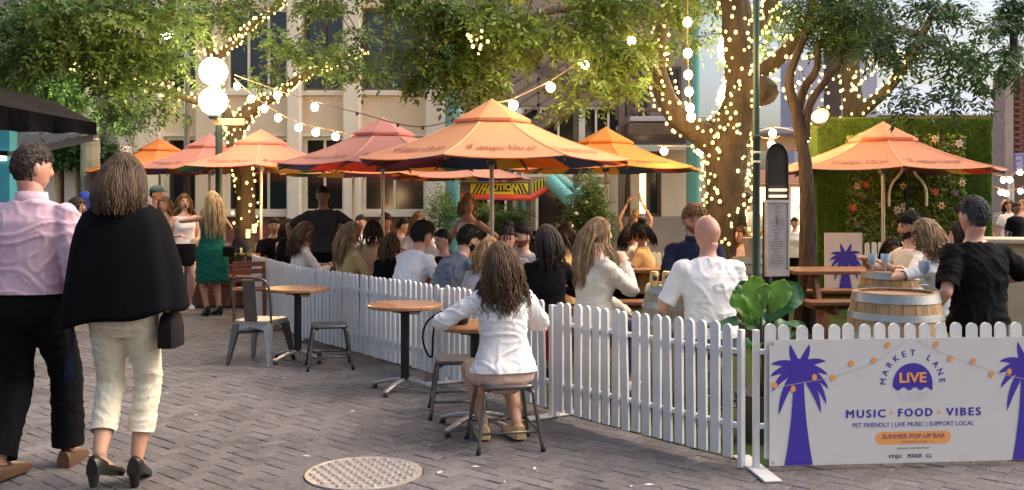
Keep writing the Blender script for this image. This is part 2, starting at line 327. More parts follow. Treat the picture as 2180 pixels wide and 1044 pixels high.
    if bottom:
        cuts = []; g = MB(); ty = bottom.get('type', 'pants'); off = bottom.get('off', .007)
        if ty in ('pants', 'shorts'):
            g.loft(trings(-.33, bottom.get('waist', .16)+.05, off, 12)); c_, _, _, t_ = frame(bottom.get('waist', .16)); cuts.append((c_, t_, .3))
            for s in (1, -1):
                e = bottom.get('len', 1.85); q0 = limb(*legs[s], e, e, 1)[0][1]; cuts.append((q0, (q0-limb(*legs[s], e-.1, e, 1)[0][1]).normalized(), .13 if e > 1 else .16)); lp = limb(*legs[s], 0, e+.1, 14); fl = bottom.get('flare', .012)
                g.tube([q for _, q in lp], [interp(t, PANT_S, PANT_R)*H+off+fl*max(0, t-.6) for t, _ in lp], 14); g.ell(legs[s][0], .056*H+off, 12, 8)
        else:
            e = bottom.get('len', -.75); fl = bottom.get('flare', .03); w0 = bottom.get('waist', .2); n = 14; rr = []
            for i in range(n+1):
                t = w0+(e-w0)*i/n; q = tring(max(t, -.12), off+fl*(i/n), 28, 1., .03*i/n if bottom.get('pleat', 1) else 0, i*.15)
                if t < -.12: q = [v+Vector((0, 0, (t+.12)*L)) for v in q]
                rr.append(q)
            g.loft(rr)
        o = g.build(bottom.get('name', {'pants': 'trousers', 'shorts': 'shorts'}.get(ty, 'skirt')), bottom['m'], root, True); PEND.append((o, bottom.get('vox', vox), 3, bottom.get('wr', .008), None, None, cuts))
    if shoes:
        for s in (1, -1):
            an = legs[s][2]; d = fdir[s]; sv = Vector((d.y, -d.x, 0)); g = MB(); hz = heel; rings = []
            for f, wdt, hh, lift in ((-.042, .018, .05, 1), (-.03, .024, .056, 1), (.0, .025, .05, .85), (.04, .026, .04, .4), (.085, .029, .03, 0), (.115, .022, .022, 0), (.125, .01, .014, 0)):
                zb = an.z-.045*H-hz+hz*lift; c = an+d*f*H; rings.append([Vector((c.x, c.y, 0))+sv*(wdt*H*cx)+Vector((0, 0, zb+hh*H*cz)) for cx, cz in ((-1, 0), (-1, .4), (-.75, .8), (-.3, 1), (.3, 1), (.75, .8), (1, .4), (1, 0))])
            g.loft(rings)
            if hz: g.tube([an-d*.032*H+Vector((0, 0, -.04*H)), an-d*.03*H+Vector((0, 0, -.045*H-hz))], [.02*H, .012*H], 8)
            autosmooth(g.build('shoe', shoes, root), 50)
    if hair: make_hair(info, hair, root)
    if extra: extra(info, root)
    return info
def make_hair(I, h, root):
    hc, HM, k, H = I['hc'], I['HM'], I['k'], I['H']; m_ = HAIR[h['c']]; st = h.get('style', 'short'); vol = h.get('vol', .012)
    rr = random.Random(int(hc.x*1000+hc.z*777)+len(st)); HI = HM.transposed()
    A = Vector((.077, .1, .12))*k
    def isface(d, lo): # d: unit direction in the head frame
        if st == 'short': return (d.y > .15 and d.z < .52-.25*abs(d.x)) or (d.y > -.25 and d.z < .02+.1*(d.y > 0)) or d.z < -.52
        return (d.y > .2 and d.z < .56-.25*abs(d.x)) or (d.y > -.02 and d.z < .12) or d.z < lo
    def surf(d, lift=0):
        nz = noise.noise(d*7+Vector((hc.x*9, 0, 0)))*.006+noise.noise(d*22)*.004*(1.6 if st == 'short' else .5)
        tp = sum(not isface((d+Vector((0, sy, sz))).normalized(), -.55) for sy, sz in ((0, -.1), (0, -.2), (0, -.32), (.14, -.05), (.28, -.1)))/5
        o = vol*(.35 if d.z < -.2 else 1)*(1+.6*max(0, d.z))*(.15+.85*tp if st == 'short' else 1)
        low = max(0, -d.z); return Vector((d.x*A.x*(1-.2*low), d.y*A.y*(1-.25*low if d.y < 0 else 1), d.z*A.z))+d*(o+nz+lift)*k
    g = MB(); n, m = 26, 36; ids = {}
    for i in range(n+1):
        for j in range(m):
            la = -pi/2+pi*i/n; d = Vector((cos(la)*sin(2*pi*j/m), cos(la)*cos(2*pi*j/m), sin(la)))
            q = surf(d)
            if isface(d, -.55): q = Vector((d.x*A.x*.93, d.y*A.y*.8, d.z*A.z*.9))
            ids[i, j] = len(g.v); g.v.append(tuple(HM @ q+hc))
    for i in range(n):
        for j in range(m):
            la = -pi/2+pi*(i+.5)/n; d = Vector((cos(la)*sin(2*pi*(j+.5)/m), cos(la)*cos(2*pi*(j+.5)/m), sin(la)))
            if isface(d, -.7): continue
            g.f.append((ids[i, j], ids[i, (j+1) % m], ids[i+1, (j+1) % m], ids[i+1, j])); g.m.append(0)
    if st == 'short':                                   # short tufts break the outline
        for _ in range(int(h.get('n', 420)*3.2)):
            d = Vector((rr.gauss(0, 1), rr.gauss(0, 1), rr.gauss(0, 1))).normalized()
            if isface(d, -.5): continue
            q = surf(d, -.002); fl = Vector((d.x*.4+rr.gauss(0, .25), -.35+rr.gauss(0, .3)+(.9 if d.y > .3 else 0), -.75+rr.gauss(0, .25))); fl = (fl-d*fl.dot(d)*.8).normalized()
            e = (fl+d*h.get('lift', .4))*h.get('tuft', .018)*k*rr.uniform(.6, 1.2)
            g.tube([HM @ q+hc, HM @ (q+e*.55+d*.002)+hc, HM @ (q+e-d*.003)+hc], [.0034*k, .0028*k, .0008], 3, cap=False)
    else:
        Ls = h.get('len', .3); cnt = int(h.get('n', 150)*1.9); thick = h.get('r', .0085)*.62; wave = h.get('wave', .006); sp = I['sp']; f0, r0 = I['frame'](.9)[2], I['frame'](.9)[1]
        caps = [(sp[3], sp[9], .104*H), (sp[9], sp[13], .1*H), (I['SH'][1]*.85+I['SH'][-1]*.15, I['SH'][1]*.15+I['SH'][-1]*.85, .05*H)]
        BX = A+Vector((1., 1., 1.45))*(vol+.003)*k
        def push(p):
            q = HI @ (p-hc); d = Vector((q.x/BX.x, q.y/BX.y, q.z/BX.z))
            if d.length < 1: d = d/max(d.length, .01); p = HM @ Vector((d.x*BX.x, d.y*BX.y, d.z*BX.z))+hc
            for a, b_, r in caps:
                ab = b_-a; t = max(0, min(1, (p-a).dot(ab)/ab.length_squared)); c = a+ab*t; v = p-c
                rr_ = r*(.8 if abs(v.normalized().dot(f0)) > .6 else 1.)
                if v.length < rr_: p = c+v.normalized()*rr_
            return p
        for _ in range(cnt*3):
            if cnt <= 0: break
            d = Vector((rr.gauss(0, 1), rr.gauss(-.25, 1), abs(rr.gauss(0, .8))+.02)).normalized()
            if rr.random() < .14: d = Vector((rr.gauss(0, .3), rr.gauss(-.1, .3), 1)).normalized()
            if isface(d, -.1): continue
            if st in ('bun', 'pony') and rr.random() < .6: continue
            cnt -= 1
            p = HM @ Vector((d.x*BX.x, d.y*BX.y, d.z*BX.z))+hc; steps = 15; sl_ = Ls*rr.uniform(.78, 1.06)/steps
            v = HM @ Vector((d.x*.9+(.25*(1 if d.x > 0 else -1) if d.y > 0 else rr.gauss(0, .15)), -.5 if d.y > -.2 else d.y*.4, -.1)); path = [p]; ph = rr.uniform(0, 6.28)
            if st in ('bun', 'pony'): v = HM @ Vector((-d.x, -1, .2)); 
            if h.get('back') and d.y > -.35: v = HM @ Vector((.3*(1 if d.x > 0 else -1), -.9, -.1))
            ctr = (hc-f0*.03*H); tpr = h.get('taper', .02)
            for s in range(steps+ (3 if st == 'long' else 0)):
                v = (v.normalized()*.72+Vector((0, 0, -.42))+(HM @ Vector((0, -.12, 0)) if s < 5 else Vector((0, 0, 0)))); p = push(p+v.normalized()*(sl_ if s > 4 else .024*k)+(HM @ Vector((0, -.003, 0)) if h.get('back') and s < 7 else Vector((0, 0, 0))))
                if s > 6: p = p-r0*((p-ctr).dot(r0)*tpr)
                w = wave*s/steps; path.append(p+Vector((sin(ph+s*.9)*w, cos(ph*1.7+s*.8)*w, 0)))
            r = thick*rr.uniform(.7, 1.25)*k; nn = len(path)
            g.tube(path, [r*(1 if i < nn*.6 else max(.12, 1-(i-nn*.6)/(nn*.4)*.9)) for i in range(nn)], 4, cap=False, flat=.6)
    if st == 'bun':
        c = hc+HM @ Vector((0, -.055, .135))*k
        for i in range(26):
            a0 = rr.uniform(0, 6.28); t_ = rr.uniform(-.9, .9)
            g.tube([c+HM @ Vector((cos(a0+q*.5)*.045*cos(t_), sin(a0+q*.5)*.045*cos(t_), sin(t_+q*.06)*.042))*k for q in range(7)], .011*k, 5, cap=False)
        g.ell(c, .045*k, 12, 8)
    g.build('hair', m_, root, True)
def crease(x, y, z, sx):
    w = noise.noise((x*3+sx, y*3, z*3)); a = noise.noise((x*5+w*2+sx, y*5, z*13+w*3+x*5)); b = noise.noise((x*9-z*4+sx, y*9+w, z*7+x*6))
    return .35*noise.noise((x*6+sx, y*6, z*6))+.8*max(0, 1-abs(a)*4.5)**1.5+.45*max(0, 1-abs(b)*5)**1.5-.25
def cut_hems(me, cuts):
    bm = bmesh.new(); bm.from_mesh(me)
    for c, nrm, r in cuts:
        fs = [f for f in bm.faces if (f.calc_center_median()-c).length < r]
        if not fs: continue
        geom = list({v for f in fs for v in f.verts})+list({e for f in fs for e in f.edges})+fs
        bmesh.ops.bisect_plane(bm, geom=geom, plane_co=c, plane_no=nrm, clear_outer=True)
    bmesh.ops.delete(bm, geom=[v for v in bm.verts if not v.link_faces], context='VERTS')
    # drop crumbs left past a cut
    seen = set(); keep = []
    for v in bm.verts:
        if v in seen: continue
        st = [v]; comp = []; seen.add(v)
        while st:
            q = st.pop(); comp.append(q)
            for e in q.link_edges:
                o = e.other_vert(q)
                if o not in seen: seen.add(o); st.append(o)
        keep.append(comp)
    big = max(map(len, keep)) if keep else 0
    bmesh.ops.delete(bm, geom=[v for k_ in keep if len(k_) < big*.12 for v in k_], context='VERTS')
    bm.to_mesh(me); bm.free()
def finish_people():
    for o, vox, it, wr, ex, ms, cuts in PEND:
        r = o.modifiers.new('r', 'REMESH'); r.mode = 'VOXEL'; r.voxel_size = vox; r.use_smooth_shade = True
        s = o.modifiers.new('s', 'SMOOTH'); s.factor = .5; s.iterations = it
    dg = bpy.context.evaluated_depsgraph_get()
    for o, vox, it, wr, ex, ms, cuts in PEND:
        me = bpy.data.meshes.new_from_object(o.evaluated_get(dg)); old = o.data; o.modifiers.clear()
        mats = ms or [old.materials[0]]
        if wr:
            nv = len(me.vertices); co = np.empty(nv*3, np.float32); me.vertices.foreach_get('co', co); co = co.reshape(-1, 3); no = np.empty(nv*3, np.float32); me.vertex_normals.foreach_get('vector', no); no = no.reshape(-1, 3)
            sx = random.uniform(0, 50); d = np.array([crease(c[0], c[1], c[2], sx) for c in co], np.float32)
            co += no*(d*wr)[:, None]; me.vertices.foreach_set('co', co.ravel())
        me.materials.clear()
        for m_ in mats: me.materials.append(m_)
        if cuts: cut_hems(me, cuts)
        if ex:
            bm = bmesh.new(); bm.from_mesh(me)
            for mb in ex:
                t = mb.mesh('t', mats, True); bm.from_mesh(t); bpy.data.meshes.remove(t)
            bm.to_mesh(me); bm.free()
        me.polygons.foreach_set('use_smooth', [True]*len(me.polygons)); me.update()
        o.data = me; bpy.data.meshes.remove(old)
# ------------------------------------------------------------------ ground
def worldmat(name, c1, c2, rough, nscale, bump, bscale, rnd=.25, spec=.3, stains=False):
    m = bpy.data.materials.new(name); m.use_nodes = True; n = m.node_tree.nodes; l = m.node_tree.links; b = n['Principled BSDF']
    b.inputs['Roughness'].default_value = rough; b.inputs['Specular IOR Level'].default_value = spec
    ge = n.new('ShaderNodeNewGeometry'); oi = n.new('ShaderNodeObjectInfo')
    nz = n.new('ShaderNodeTexNoise'); nz.inputs['Scale'].default_value = nscale; nz.inputs['Detail'].default_value = 8; nz.inputs['Roughness'].default_value = .7; l.new(ge.outputs['Position'], nz.inputs['Vector'])
    rp = n.new('ShaderNodeValToRGB'); rp.color_ramp.elements[0].position = .32; rp.color_ramp.elements[1].position = .68; rp.color_ramp.elements[0].color = (*c1, 1); rp.color_ramp.elements[1].color = (*c2, 1); l.new(nz.outputs[0], rp.inputs[0])
    n3 = n.new('ShaderNodeTexNoise'); n3.inputs['Scale'].default_value = .9; n3.inputs['Detail'].default_value = 4; l.new(ge.outputs['Position'], n3.inputs['Vector'])
    r3 = n.new('ShaderNodeMapRange'); r3.inputs[1].default_value = .35; r3.inputs[2].default_value = .65; r3.inputs[3].default_value = .78; r3.inputs[4].default_value = 1.16; l.new(n3.outputs[0], r3.inputs[0])
    ad = n.new('ShaderNodeMath'); ad.operation = 'ADD'; l.new(ge.outputs['Random Per Island'], ad.inputs[0]); l.new(oi.outputs['Random'], ad.inputs[1])
    fr = n.new('ShaderNodeMath'); fr.operation = 'FRACT'; l.new(ad.outputs[0], fr.inputs[0])
    mr = n.new('ShaderNodeMapRange'); mr.inputs[3].default_value = 1-rnd; mr.inputs[4].default_value = 1+rnd; l.new(fr.outputs[0], mr.inputs[0])
    mu = n.new('ShaderNodeMath'); mu.operation = 'MULTIPLY'; l.new(mr.outputs[0], mu.inputs[0]); l.new(r3.outputs[0], mu.inputs[1])
    hv = n.new('ShaderNodeHueSaturation'); l.new(mu.outputs[0], hv.inputs['Value']); l.new(rp.outputs[0], hv.inputs['Color']); l.new(hv.outputs[0], b.inputs['Base Color'])
    if stains:
        n4 = n.new('ShaderNodeTexNoise'); n4.inputs['Scale'].default_value = 2.3; n4.inputs['Detail'].default_value = 9; n4.inputs['Roughness'].default_value = .72; l.new(ge.outputs['Position'], n4.inputs['Vector'])
        r4 = n.new('ShaderNodeMapRange'); r4.inputs[1].default_value = .53; r4.inputs[2].default_value = .66; r4.inputs[3].default_value = 1; r4.inputs[4].default_value = .62; l.new(n4.outputs[0], r4.inputs[0])
        vo = n.new('ShaderNodeTexVoronoi'); vo.inputs['Scale'].default_value = 3.1; l.new(ge.outputs['Position'], vo.inputs['Vector'])
        r5 = n.new('ShaderNodeMapRange'); r5.inputs[1].default_value = .05; r5.inputs[2].default_value = .075; r5.inputs[3].default_value = .55; r5.inputs[4].default_value = 1; l.new(vo.outputs['Distance'], r5.inputs[0])
        m4 = n.new('ShaderNodeMath'); m4.operation = 'MULTIPLY'; l.new(r4.outputs[0], m4.inputs[0]); l.new(r5.outputs[0], m4.inputs[1])
        m5 = n.new('ShaderNodeMath'); m5.operation = 'MULTIPLY'; l.new(m4.outputs[0], m5.inputs[0]); l.new(mu.outputs[0], m5.inputs[1]); l.new(m5.outputs[0], hv.inputs['Value'])
    nb = n.new('ShaderNodeTexNoise'); nb.inputs['Scale'].default_value = bscale; nb.inputs['Detail'].default_value = 6; l.new(ge.outputs['Position'], nb.inputs['Vector'])
    bp = n.new('ShaderNodeBump'); bp.inputs['Strength'].default_value = bump; bp.inputs['Distance'].default_value = .01; l.new(nb.outputs[0], bp.inputs['Height']); l.new(bp.outputs[0], b.inputs['Normal'])
    return m
M_PAVE = worldmat('paver_clay', (.115, .103, .101), (.205, .186, .182), .78, 26, .6, 90, .15, stains=True)
M_JOINT = worldmat('joint_sand', (.06, .052, .05), (.1, .088, .085), .9, 20, .4, 80, 0)
pav = MB(); pav.add([(-150, -60, -.011), (150, -60, -.011), (150, 250, -.011), (-150, 250, -.011)], [(0, 1, 2, 3)])
pavement = pav.build('pavement', M_JOINT, kind='structure'); pavement['label'] = 'grey brown herringbone brick paving of the lane'
far = MB(); far.add([(-60, 16, -.006), (60, 16, -.006), (60, 120, -.006), (-60, 120, -.006)], [(0, 1, 2, 3)])
far.build('far_paving', M_PAVE, pavement)
FENCE = [(-3.48, 12.66), (-2.28, 10.24), (-.57, 7.9), (.30, 6.6), (1.30, 5.31)]
def fence_x(Y): return interp(Y, [p[1] for p in FENCE[::-1]], [p[0] for p in FENCE[::-1]])
def paver_mesh():
    g = MB(); a, b, c = .0983, .0483, .004
    top = [(-a+c, -b+c, 0), (a-c, -b+c, 0), (a-c, b-c, 0), (-a+c, b-c, 0)]; mid = [(-a, -b, -c), (a, -b, -c), (a, b, -c), (-a, b, -c)]; lo = [(x, y, -.021) for x, y, _ in mid]
    g.add(top+mid+lo, [(0, 1, 2, 3)]+[(4+i, 4+(i+1) % 4, (i+1) % 4, i) for i in range(4)]+[(8+i, 8+(i+1) % 4, 4+(i+1) % 4, 4+i) for i in range(4)]); return g
pm_ = paver_mesh(); pme = pm_.mesh('paver', M_PAVE); cells = []
for x in range(-190, 190):
    for y in range(-10, 260):
        r = (x-y) % 4
        if r == 0: c, v = (x+1, y+.5), 0
        elif r == 3: c, v = (x+.5, y+1), 1
        else: continue
        q = Matrix.Rotation(rad(45+4), 2) @ Vector((c[0]*.1, c[1]*.1)); q.x += .5; q.y += -3
        if q.y < 4.4 or q.y > 16.1 or abs(q.x) > .56*q.y+.4: continue
        if q.y > 5.55 and q.x > fence_x(q.y)+.5: continue
        if (Vector((q.x-G(775, 1007).x, q.y-G(775, 1007).y))).length < .40: continue
        cells.append((q.x, q.y, rad(45+4)+v*pi/2))
cells.sort(key=lambda c: (c[1] < 4.93, math.hypot(c[0]*.4, c[1])))
field = MB()
for i, (x, y, a) in enumerate(cells):
    M = Matrix.Translation((x, y, random.uniform(-.003, .002))) @ Matrix.Rotation(a+random.gauss(0, .012), 4, 'Z') @ Matrix.Rotation(random.gauss(0, .008), 4, 'X') @ Matrix.Rotation(random.gauss(0, .006), 4, 'Y')
    if i < 300: o = link('paver', pme, pavement); o.matrix_local = M
    else: field.add([M @ Vector(v) for v in pm_.v], pm_.f)
field.build('paver_field', M_PAVE, pavement, kind='stuff')
# litter: small pale petals and paper scraps lying on the bricks
lit = MB(); rl = random.Random(3)
for _ in range(46):
    q = G(rl.uniform(60, 1560), rl.uniform(700, 1040))
    if q.y > 5.6 and q.x > fence_x(q.y)-.1: continue
    a = rl.uniform(0, 6.28); s = rl.uniform(.006, .016); d = Vector((cos(a), sin(a), 0))*s*2; e = Vector((-sin(a), cos(a), 0))*s*.7; q.z = .004
    lit.add([q-d, q-e+Vector((0, 0, .004)), q+d, q+e], [(0, 1, 2, 3)])
lit.build('paper_scraps', mat('scrap', (.62, .56, .54), .8, bump=0), None, label='small pale petals and paper scraps scattered on the brick paving', cat='litter', kind='stuff')
# artificial turf laid inside the enclosure
tf = MB(); poly = [(x+.12, y+.05) for x, y in FENCE]+[(3.6, 5.6), (7.5, 9), (7.5, 16.5), (-5.2, 16.5)]
tf.add([(x, y, .006) for x, y in poly], [tuple(range(len(poly)))])
turf = tf.build('turf', worldmat('turf_mat', (.03, .06, .012), (.07, .11, .025), .9, 60, 1, 220, 0), kind='structure')
# manhole cover
mh = thing('manhole_cover', 'round metal cover with raised studs set into the brick paving', 'manhole cover', G(775, 1007)); M_STEEL = mat('worn_steel', (.55, .49, .46), .36, .6, var=.18, scale=9, bump=.4, bscale=60, dirt=.5)
g = MB(); g.lathe([(.325, -.02), (.325, .004), (.315, .007), (.31, .004), (.0, .004)], n=48, cap=False); g.build('plate', M_STEEL, mh)
g = MB(); g.lathe([(.52, -.02), (.52, -.0055), (.332, -.0045), (.332, -.02)], n=48, cap=False); g.build('surround', M_PAVE, mh)
sg = MB(); sg.lathe([(.017, 0), (.016, .008), (.011, .011), (.001, .011)], n=10); sme = sg.mesh('stud', M_STEEL); k_ = 0
for i in range(-6, 7):
    for j in range(-6, 7):
        x, y = i*.062+(j % 2)*.031, j*.052
        if math.hypot(x, y) < .295: link('stud', sme, mh, (x, y, .004))
# ------------------------------------------------------------------ buildings
M_CREAM = mat('render_cream', (.76, .61, .43), .8, var=.06, scale=1.5, bump=.2, bscale=60, dirt=.18)
M_WHITE = mat('trim_white', (.8, .72, .58), .6, var=.05, scale=3, bump=.1, dirt=.15)
M_BROWN = mat('frame_brown', (.10, .065, .045), .55, var=.2, scale=6, bump=.2)
M_TEAL = mat('teal_paint', (.12, .36, .35), .45, var=.08, scale=3, bump=.08, dirt=.2)
M_GLASS = mat('window_glass', (.018, .02, .024), .06, var=.4, scale=.6, bump=.02, bscale=1.2, spec=.9)
M_GLASSD = mat('window_glass_dark', (.012, .011, .011), .12, var=.3, bump=.02, bscale=2, spec=.6)
M_GREYB = mat('grey_stone', (.3, .28, .27), .8, var=.15, scale=2, bump=.3, dirt=.3)
M_BRICK = mat('brick_red', (.26, .1, .075), .85, var=.25, scale=12, bump=.4, dirt=.2)
def window(root, x0, x1, z0, z1, y, cols=2, rows=1, fm=None, gm=None, fw=.07, name='window'):
    g = MB(); f = fw
    g.bb(x0, x1, y-.06, y+.06, z1-f, z1); g.bb(x0, x1, y-.09, y+.06, z0, z0+f); g.bb(x0, x0+f, y-.055, y+.055, z0+f, z1-f); g.bb(x1-f, x1, y-.055, y+.055, z0+f, z1-f)
    cw = (x1-x0-f)/cols; rh = (z1-z0-f)/rows
    for i in range(1, cols): c = x0+f/2+cw*i; g.bb(c-f*.4, c+f*.4, y-.045, y+.045, z0+f, z1-f)
    for j in range(1, rows): c = z0+f/2+rh*j; g.bb(x0+f, x1-f, y-.035, y+.035, c-f*.3, c+f*.3)
    o = g.build(name, fm or M_WHITE, root)
    for i in range(cols):
        for j in range(rows):
            a, b = x0+f/2+cw*i+.005, x0+f/2+cw*(i+1)-.005; c, d = z0+f/2+rh*j+.005, z0+f/2+rh*(j+1)-.005
            p = MB(); p.bb(a, b, y+.005+random.uniform(0, .012), y+.022, c, d); p.build('pane', gm or M_GLASS, o)
    return o
def wall_part(root, m, *boxes, name='wall', bev=.012):
    g = MB()
    for b in boxes: g.bb(*b, bev=bev)
    return g.build(name, m, root)
# cream two-storey building behind the umbrellas
YB = 22.; bx = lambda px: PX(px, YB); bz = lambda py: PZ(py, YB)
B = thing('cream_building', 'cream two-storey building with white pillars behind the row of umbrellas', 'building')
cols = [(265, 352), (425, 482), (617, 647), (735, 772), (908, 952)]
for i, (a, b) in enumerate(cols): wall_part(B, M_WHITE if i != 1 else M_CREAM, (bx(a), bx(b), YB-.35, YB+.3, 0, 8.2), name='pillar', bev=.03)
xa, xb = bx(265), bx(950)
wall_part(B, M_CREAM, (xa+.1, xb-.1, YB-.05, YB+.3, bz(285), bz(205)), name='spandrel')
wall_part(B, M_WHITE, (xa+.05, xb-.05, YB-.16, YB+.28, bz(205), bz(194)), (xa+.05, xb-.05, YB-.12, YB+.28, bz(292), bz(285)), name='ledge')
wall_part(B, M_CREAM, (xa+.1, xb-.1, YB-.05, YB+.3, bz(18), 8.2), name='parapet')
wall_part(B, M_BRICK, (xa+.1, xb-.1, YB-.06, YB+.3, 0, bz(462)), name='brick_base')
wall_part(B, M_WHITE, (xa+.05, xb-.05, YB-.2, YB+.1, bz(462), bz(452)), name='sill')
wall_part(B, M_GREYB, (xa, xb, YB+2.5, YB+2.8, 0, 8.2), (xa, xa+.3, YB+.3, YB+2.5, 0, 8.2), (xb-.3, xb, YB+.3, YB+2.5, 0, 8.2), (xa, xb, YB+.31, YB+2.5, bz(283), bz(275)), name='rear_wall')
for i in range(4):
    a, b = bx(cols[i][1])+.004, bx(cols[i+1][0])-.004
    window(B, a, b, bz(194)+.004, bz(18)-.004, YB+.1, [1, 3, 2, 3][i], 1, M_BROWN if i != 1 else M_WHITE, M_GLASS)
    window(B, a, b, bz(452)+.004, bz(292)-.004, YB+.08, [1, 3, 2, 2][i], [1, 1, 2, 1][i], M_WHITE, M_GLASSD)
# grey stone building with shopfronts on the far side of the lane
C = thing('stone_shop_building', 'grey stone shop building with pale pilasters and an amber lit door', 'building'); YC = 21.; cx = lambda p: PX(p, YC); cz = lambda p: PZ(p, YC)
wall_part(C, M_GREYB, (cx(-260), cx(262), YC, YC+.6, cz(310), 7.5), (cx(-260), cx(70), YC, YC+.6, 0, cz(310)), name='wall')
for a, b in ((96, 124), (143, 166), (182, 206), (244, 262)): wall_part(C, M_WHITE, (cx(a), cx(b), YC-.15, YC+.5, 0, cz(310)), name='pilaster')
for a, b in ((70, 96), (166, 182), (206, 244)): window(C, cx(a)+.003, cx(b)-.003, 0.05, cz(310)-.004, YC+.2, 1, 2, M_BROWN, M_GLASSD)
d = window(C, cx(124)+.003, cx(143)-.003, .05, cz(310)-.004, YC+.2, 1, 1, M_BROWN, mat('lit_door', (.8, .5, .2), .5, emit=.9, ecol=(1, .55, .2), bump=0), name='door'); d['label'] = 'amber lit glass door'
wall_part(C, M_GREYB, (cx(70), cx(262), YC-.25, YC+.01, cz(285), cz(310)), name='fascia')
for a in range(-230, 240, 90): window(C, cx(a), cx(a+50), 4., 6., YC-.02, 2, 1, M_WHITE, M_GLASS)
# recessed block with the teal columns, stair and gangway
D = thing('teal_column_building', 'shadowed brown and cream block with teal columns and a hanging gangway', 'building'); YD = 24.; dx = lambda p: PX(p, YD); dz = lambda p: PZ(p, YD)
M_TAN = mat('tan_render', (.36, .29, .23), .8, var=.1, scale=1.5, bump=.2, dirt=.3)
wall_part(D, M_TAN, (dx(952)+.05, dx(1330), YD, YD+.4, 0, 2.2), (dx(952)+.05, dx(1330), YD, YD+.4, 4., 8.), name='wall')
for a, b in ((985, 1100), (1110, 1230), (1240, 1325)): window(D, dx(a), dx(b), 2.2, 4., YD+.1, 3, 1, M_WHITE, M_GLASSD)
for a, b in ((1000, 1080), (1140, 1300)): window(D, dx(a), dx(b), .4, 2., YD-.02, 2, 1, M_WHITE, M_GLASSD)
for px, Yc, w, z1 in ((963, 20.5, .32, 8.2), (1475, 18.5, .26, 9.), (1477, 17.2, .24, PZ(292, 17.2)), (1112, 19., .2, PZ(420, 19))):
    g = MB(); g.lathe([(w/2*1.25, 0), (w/2*1.25, .12), (w/2, .16), (w/2, z1-.1), (w/2*1.2, z1-.06), (w/2*1.2, z1)], (PX(px, Yc), Yc, 0), 20); autosmooth(g.build('teal_column', M_TEAL, D))
E = thing('balcony_building', 'pale building with brown balcony roof beside the light-wrapped tree', 'building'); YE = 20.; ex = lambda p: PX(p, YE); ez = lambda p: PZ(p, YE)
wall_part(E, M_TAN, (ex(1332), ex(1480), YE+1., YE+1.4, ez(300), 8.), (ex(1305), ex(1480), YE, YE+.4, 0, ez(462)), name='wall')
wall_part(E, M_CREAM, (ex(1300), ex(1318), YE, YE+.4, ez(462), ez(320)), (ex(1342), ex(1362), YE, YE+.4, ez(462), ez(320)), (ex(1408), ex(1470), YE, YE+.4, ez(462), ez(320)), name='pier')
wall_part(E, M_BROWN, (ex(1318), ex(1500), YE-1.6, YE+1., ez(300), ez(276)), name='roof_beam'); wall_part(E, mat('roof_sheet', (.42, .42, .45), .5, var=.08), (ex(1322), ex(1496), YE-1.5, YE+1., ez(272), ez(262)), name='roof_sheet')
wall_part(E, M_BROWN, (ex(1330), ex(1460), YE-1.2, YE-1.1, ez(250), ez(243)), name='railing')
for a, b in ((1320, 1352), (1362, 1396), (1428, 1466)): window(E, ex(a), ex(b), ez(248), ez(130), YE+.9, 2, 1, M_BROWN, M_GLASS, name='window')
for a, b in ((1318, 1342), (1378, 1408)): window(E, ex(a)+.003, ex(b)-.003, ez(462)+.004, ez(322), YE+.15, 1, 2, M_BROWN, M_GLASSD)
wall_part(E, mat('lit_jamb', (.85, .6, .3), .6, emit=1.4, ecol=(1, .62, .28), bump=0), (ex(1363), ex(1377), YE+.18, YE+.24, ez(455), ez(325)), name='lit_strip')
# stair
ST = thing('metal_stair', 'brown metal stair with sloping railings above the striped gangway', 'stair'); YS = 18.5
M_DARKM = mat('dark_metal', (.13, .11, .1), .5, .3, var=.15, bump=.1)
a, b = P(1085, 300, YS), P(1330, 150, YS)
for off in (0, 1.1): g = MB(); g.bar(a+Vector((0, off, 0)), b+Vector((0, off, 0)), .06, .26); g.build('stringer', M_DARKM, ST)
for i in range(12): c = a.lerp(b, (i+.5)/12); g = MB(); g.box(c+Vector((0, .55, .12)), (.28, 1.0, .035)); g.build('tread', M_DARKM, ST)
for dz_ in (.35, .6, .85, 1.08): g = MB(); g.bar(a+Vector((0, -.05, dz_)), b+Vector((0, -.05, dz_)), .05, .05); g.build('handrail', M_DARKM, ST)
for i in range(5): c = a.lerp(b, i/4); g = MB(); g.bar(c+Vector((0, -.05, 0)), c+Vector((0, -.05, 1.1)), .05, .05); g.build('baluster', M_DARKM, ST)
a2, b2 = P(1060, 100, YS+1.3), P(1230, 185, YS+1.3)
g = MB(); g.bar(a2, b2, .06, .26); g.build('stringer', M_DARKM, ST); g = MB(); g.bar(a2+Vector((0, 0, .9)), b2+Vector((0, 0, .9)), .05, .05); g.build('handrail', M_DARKM, ST)
for i in range(8): c = a2.lerp(b2, (i+.5)/8); g = MB(); g.box(c+Vector((0, .5, .1)), (.24, .9, .035)); g.build('tread', M_DARKM, ST)
for c in (a, b, b2): g = MB(); g.bar((c.x, c.y+.55, 0), c+Vector((0, .55, -.05)), .12, .12); g.build('post', M_DARKM, ST)
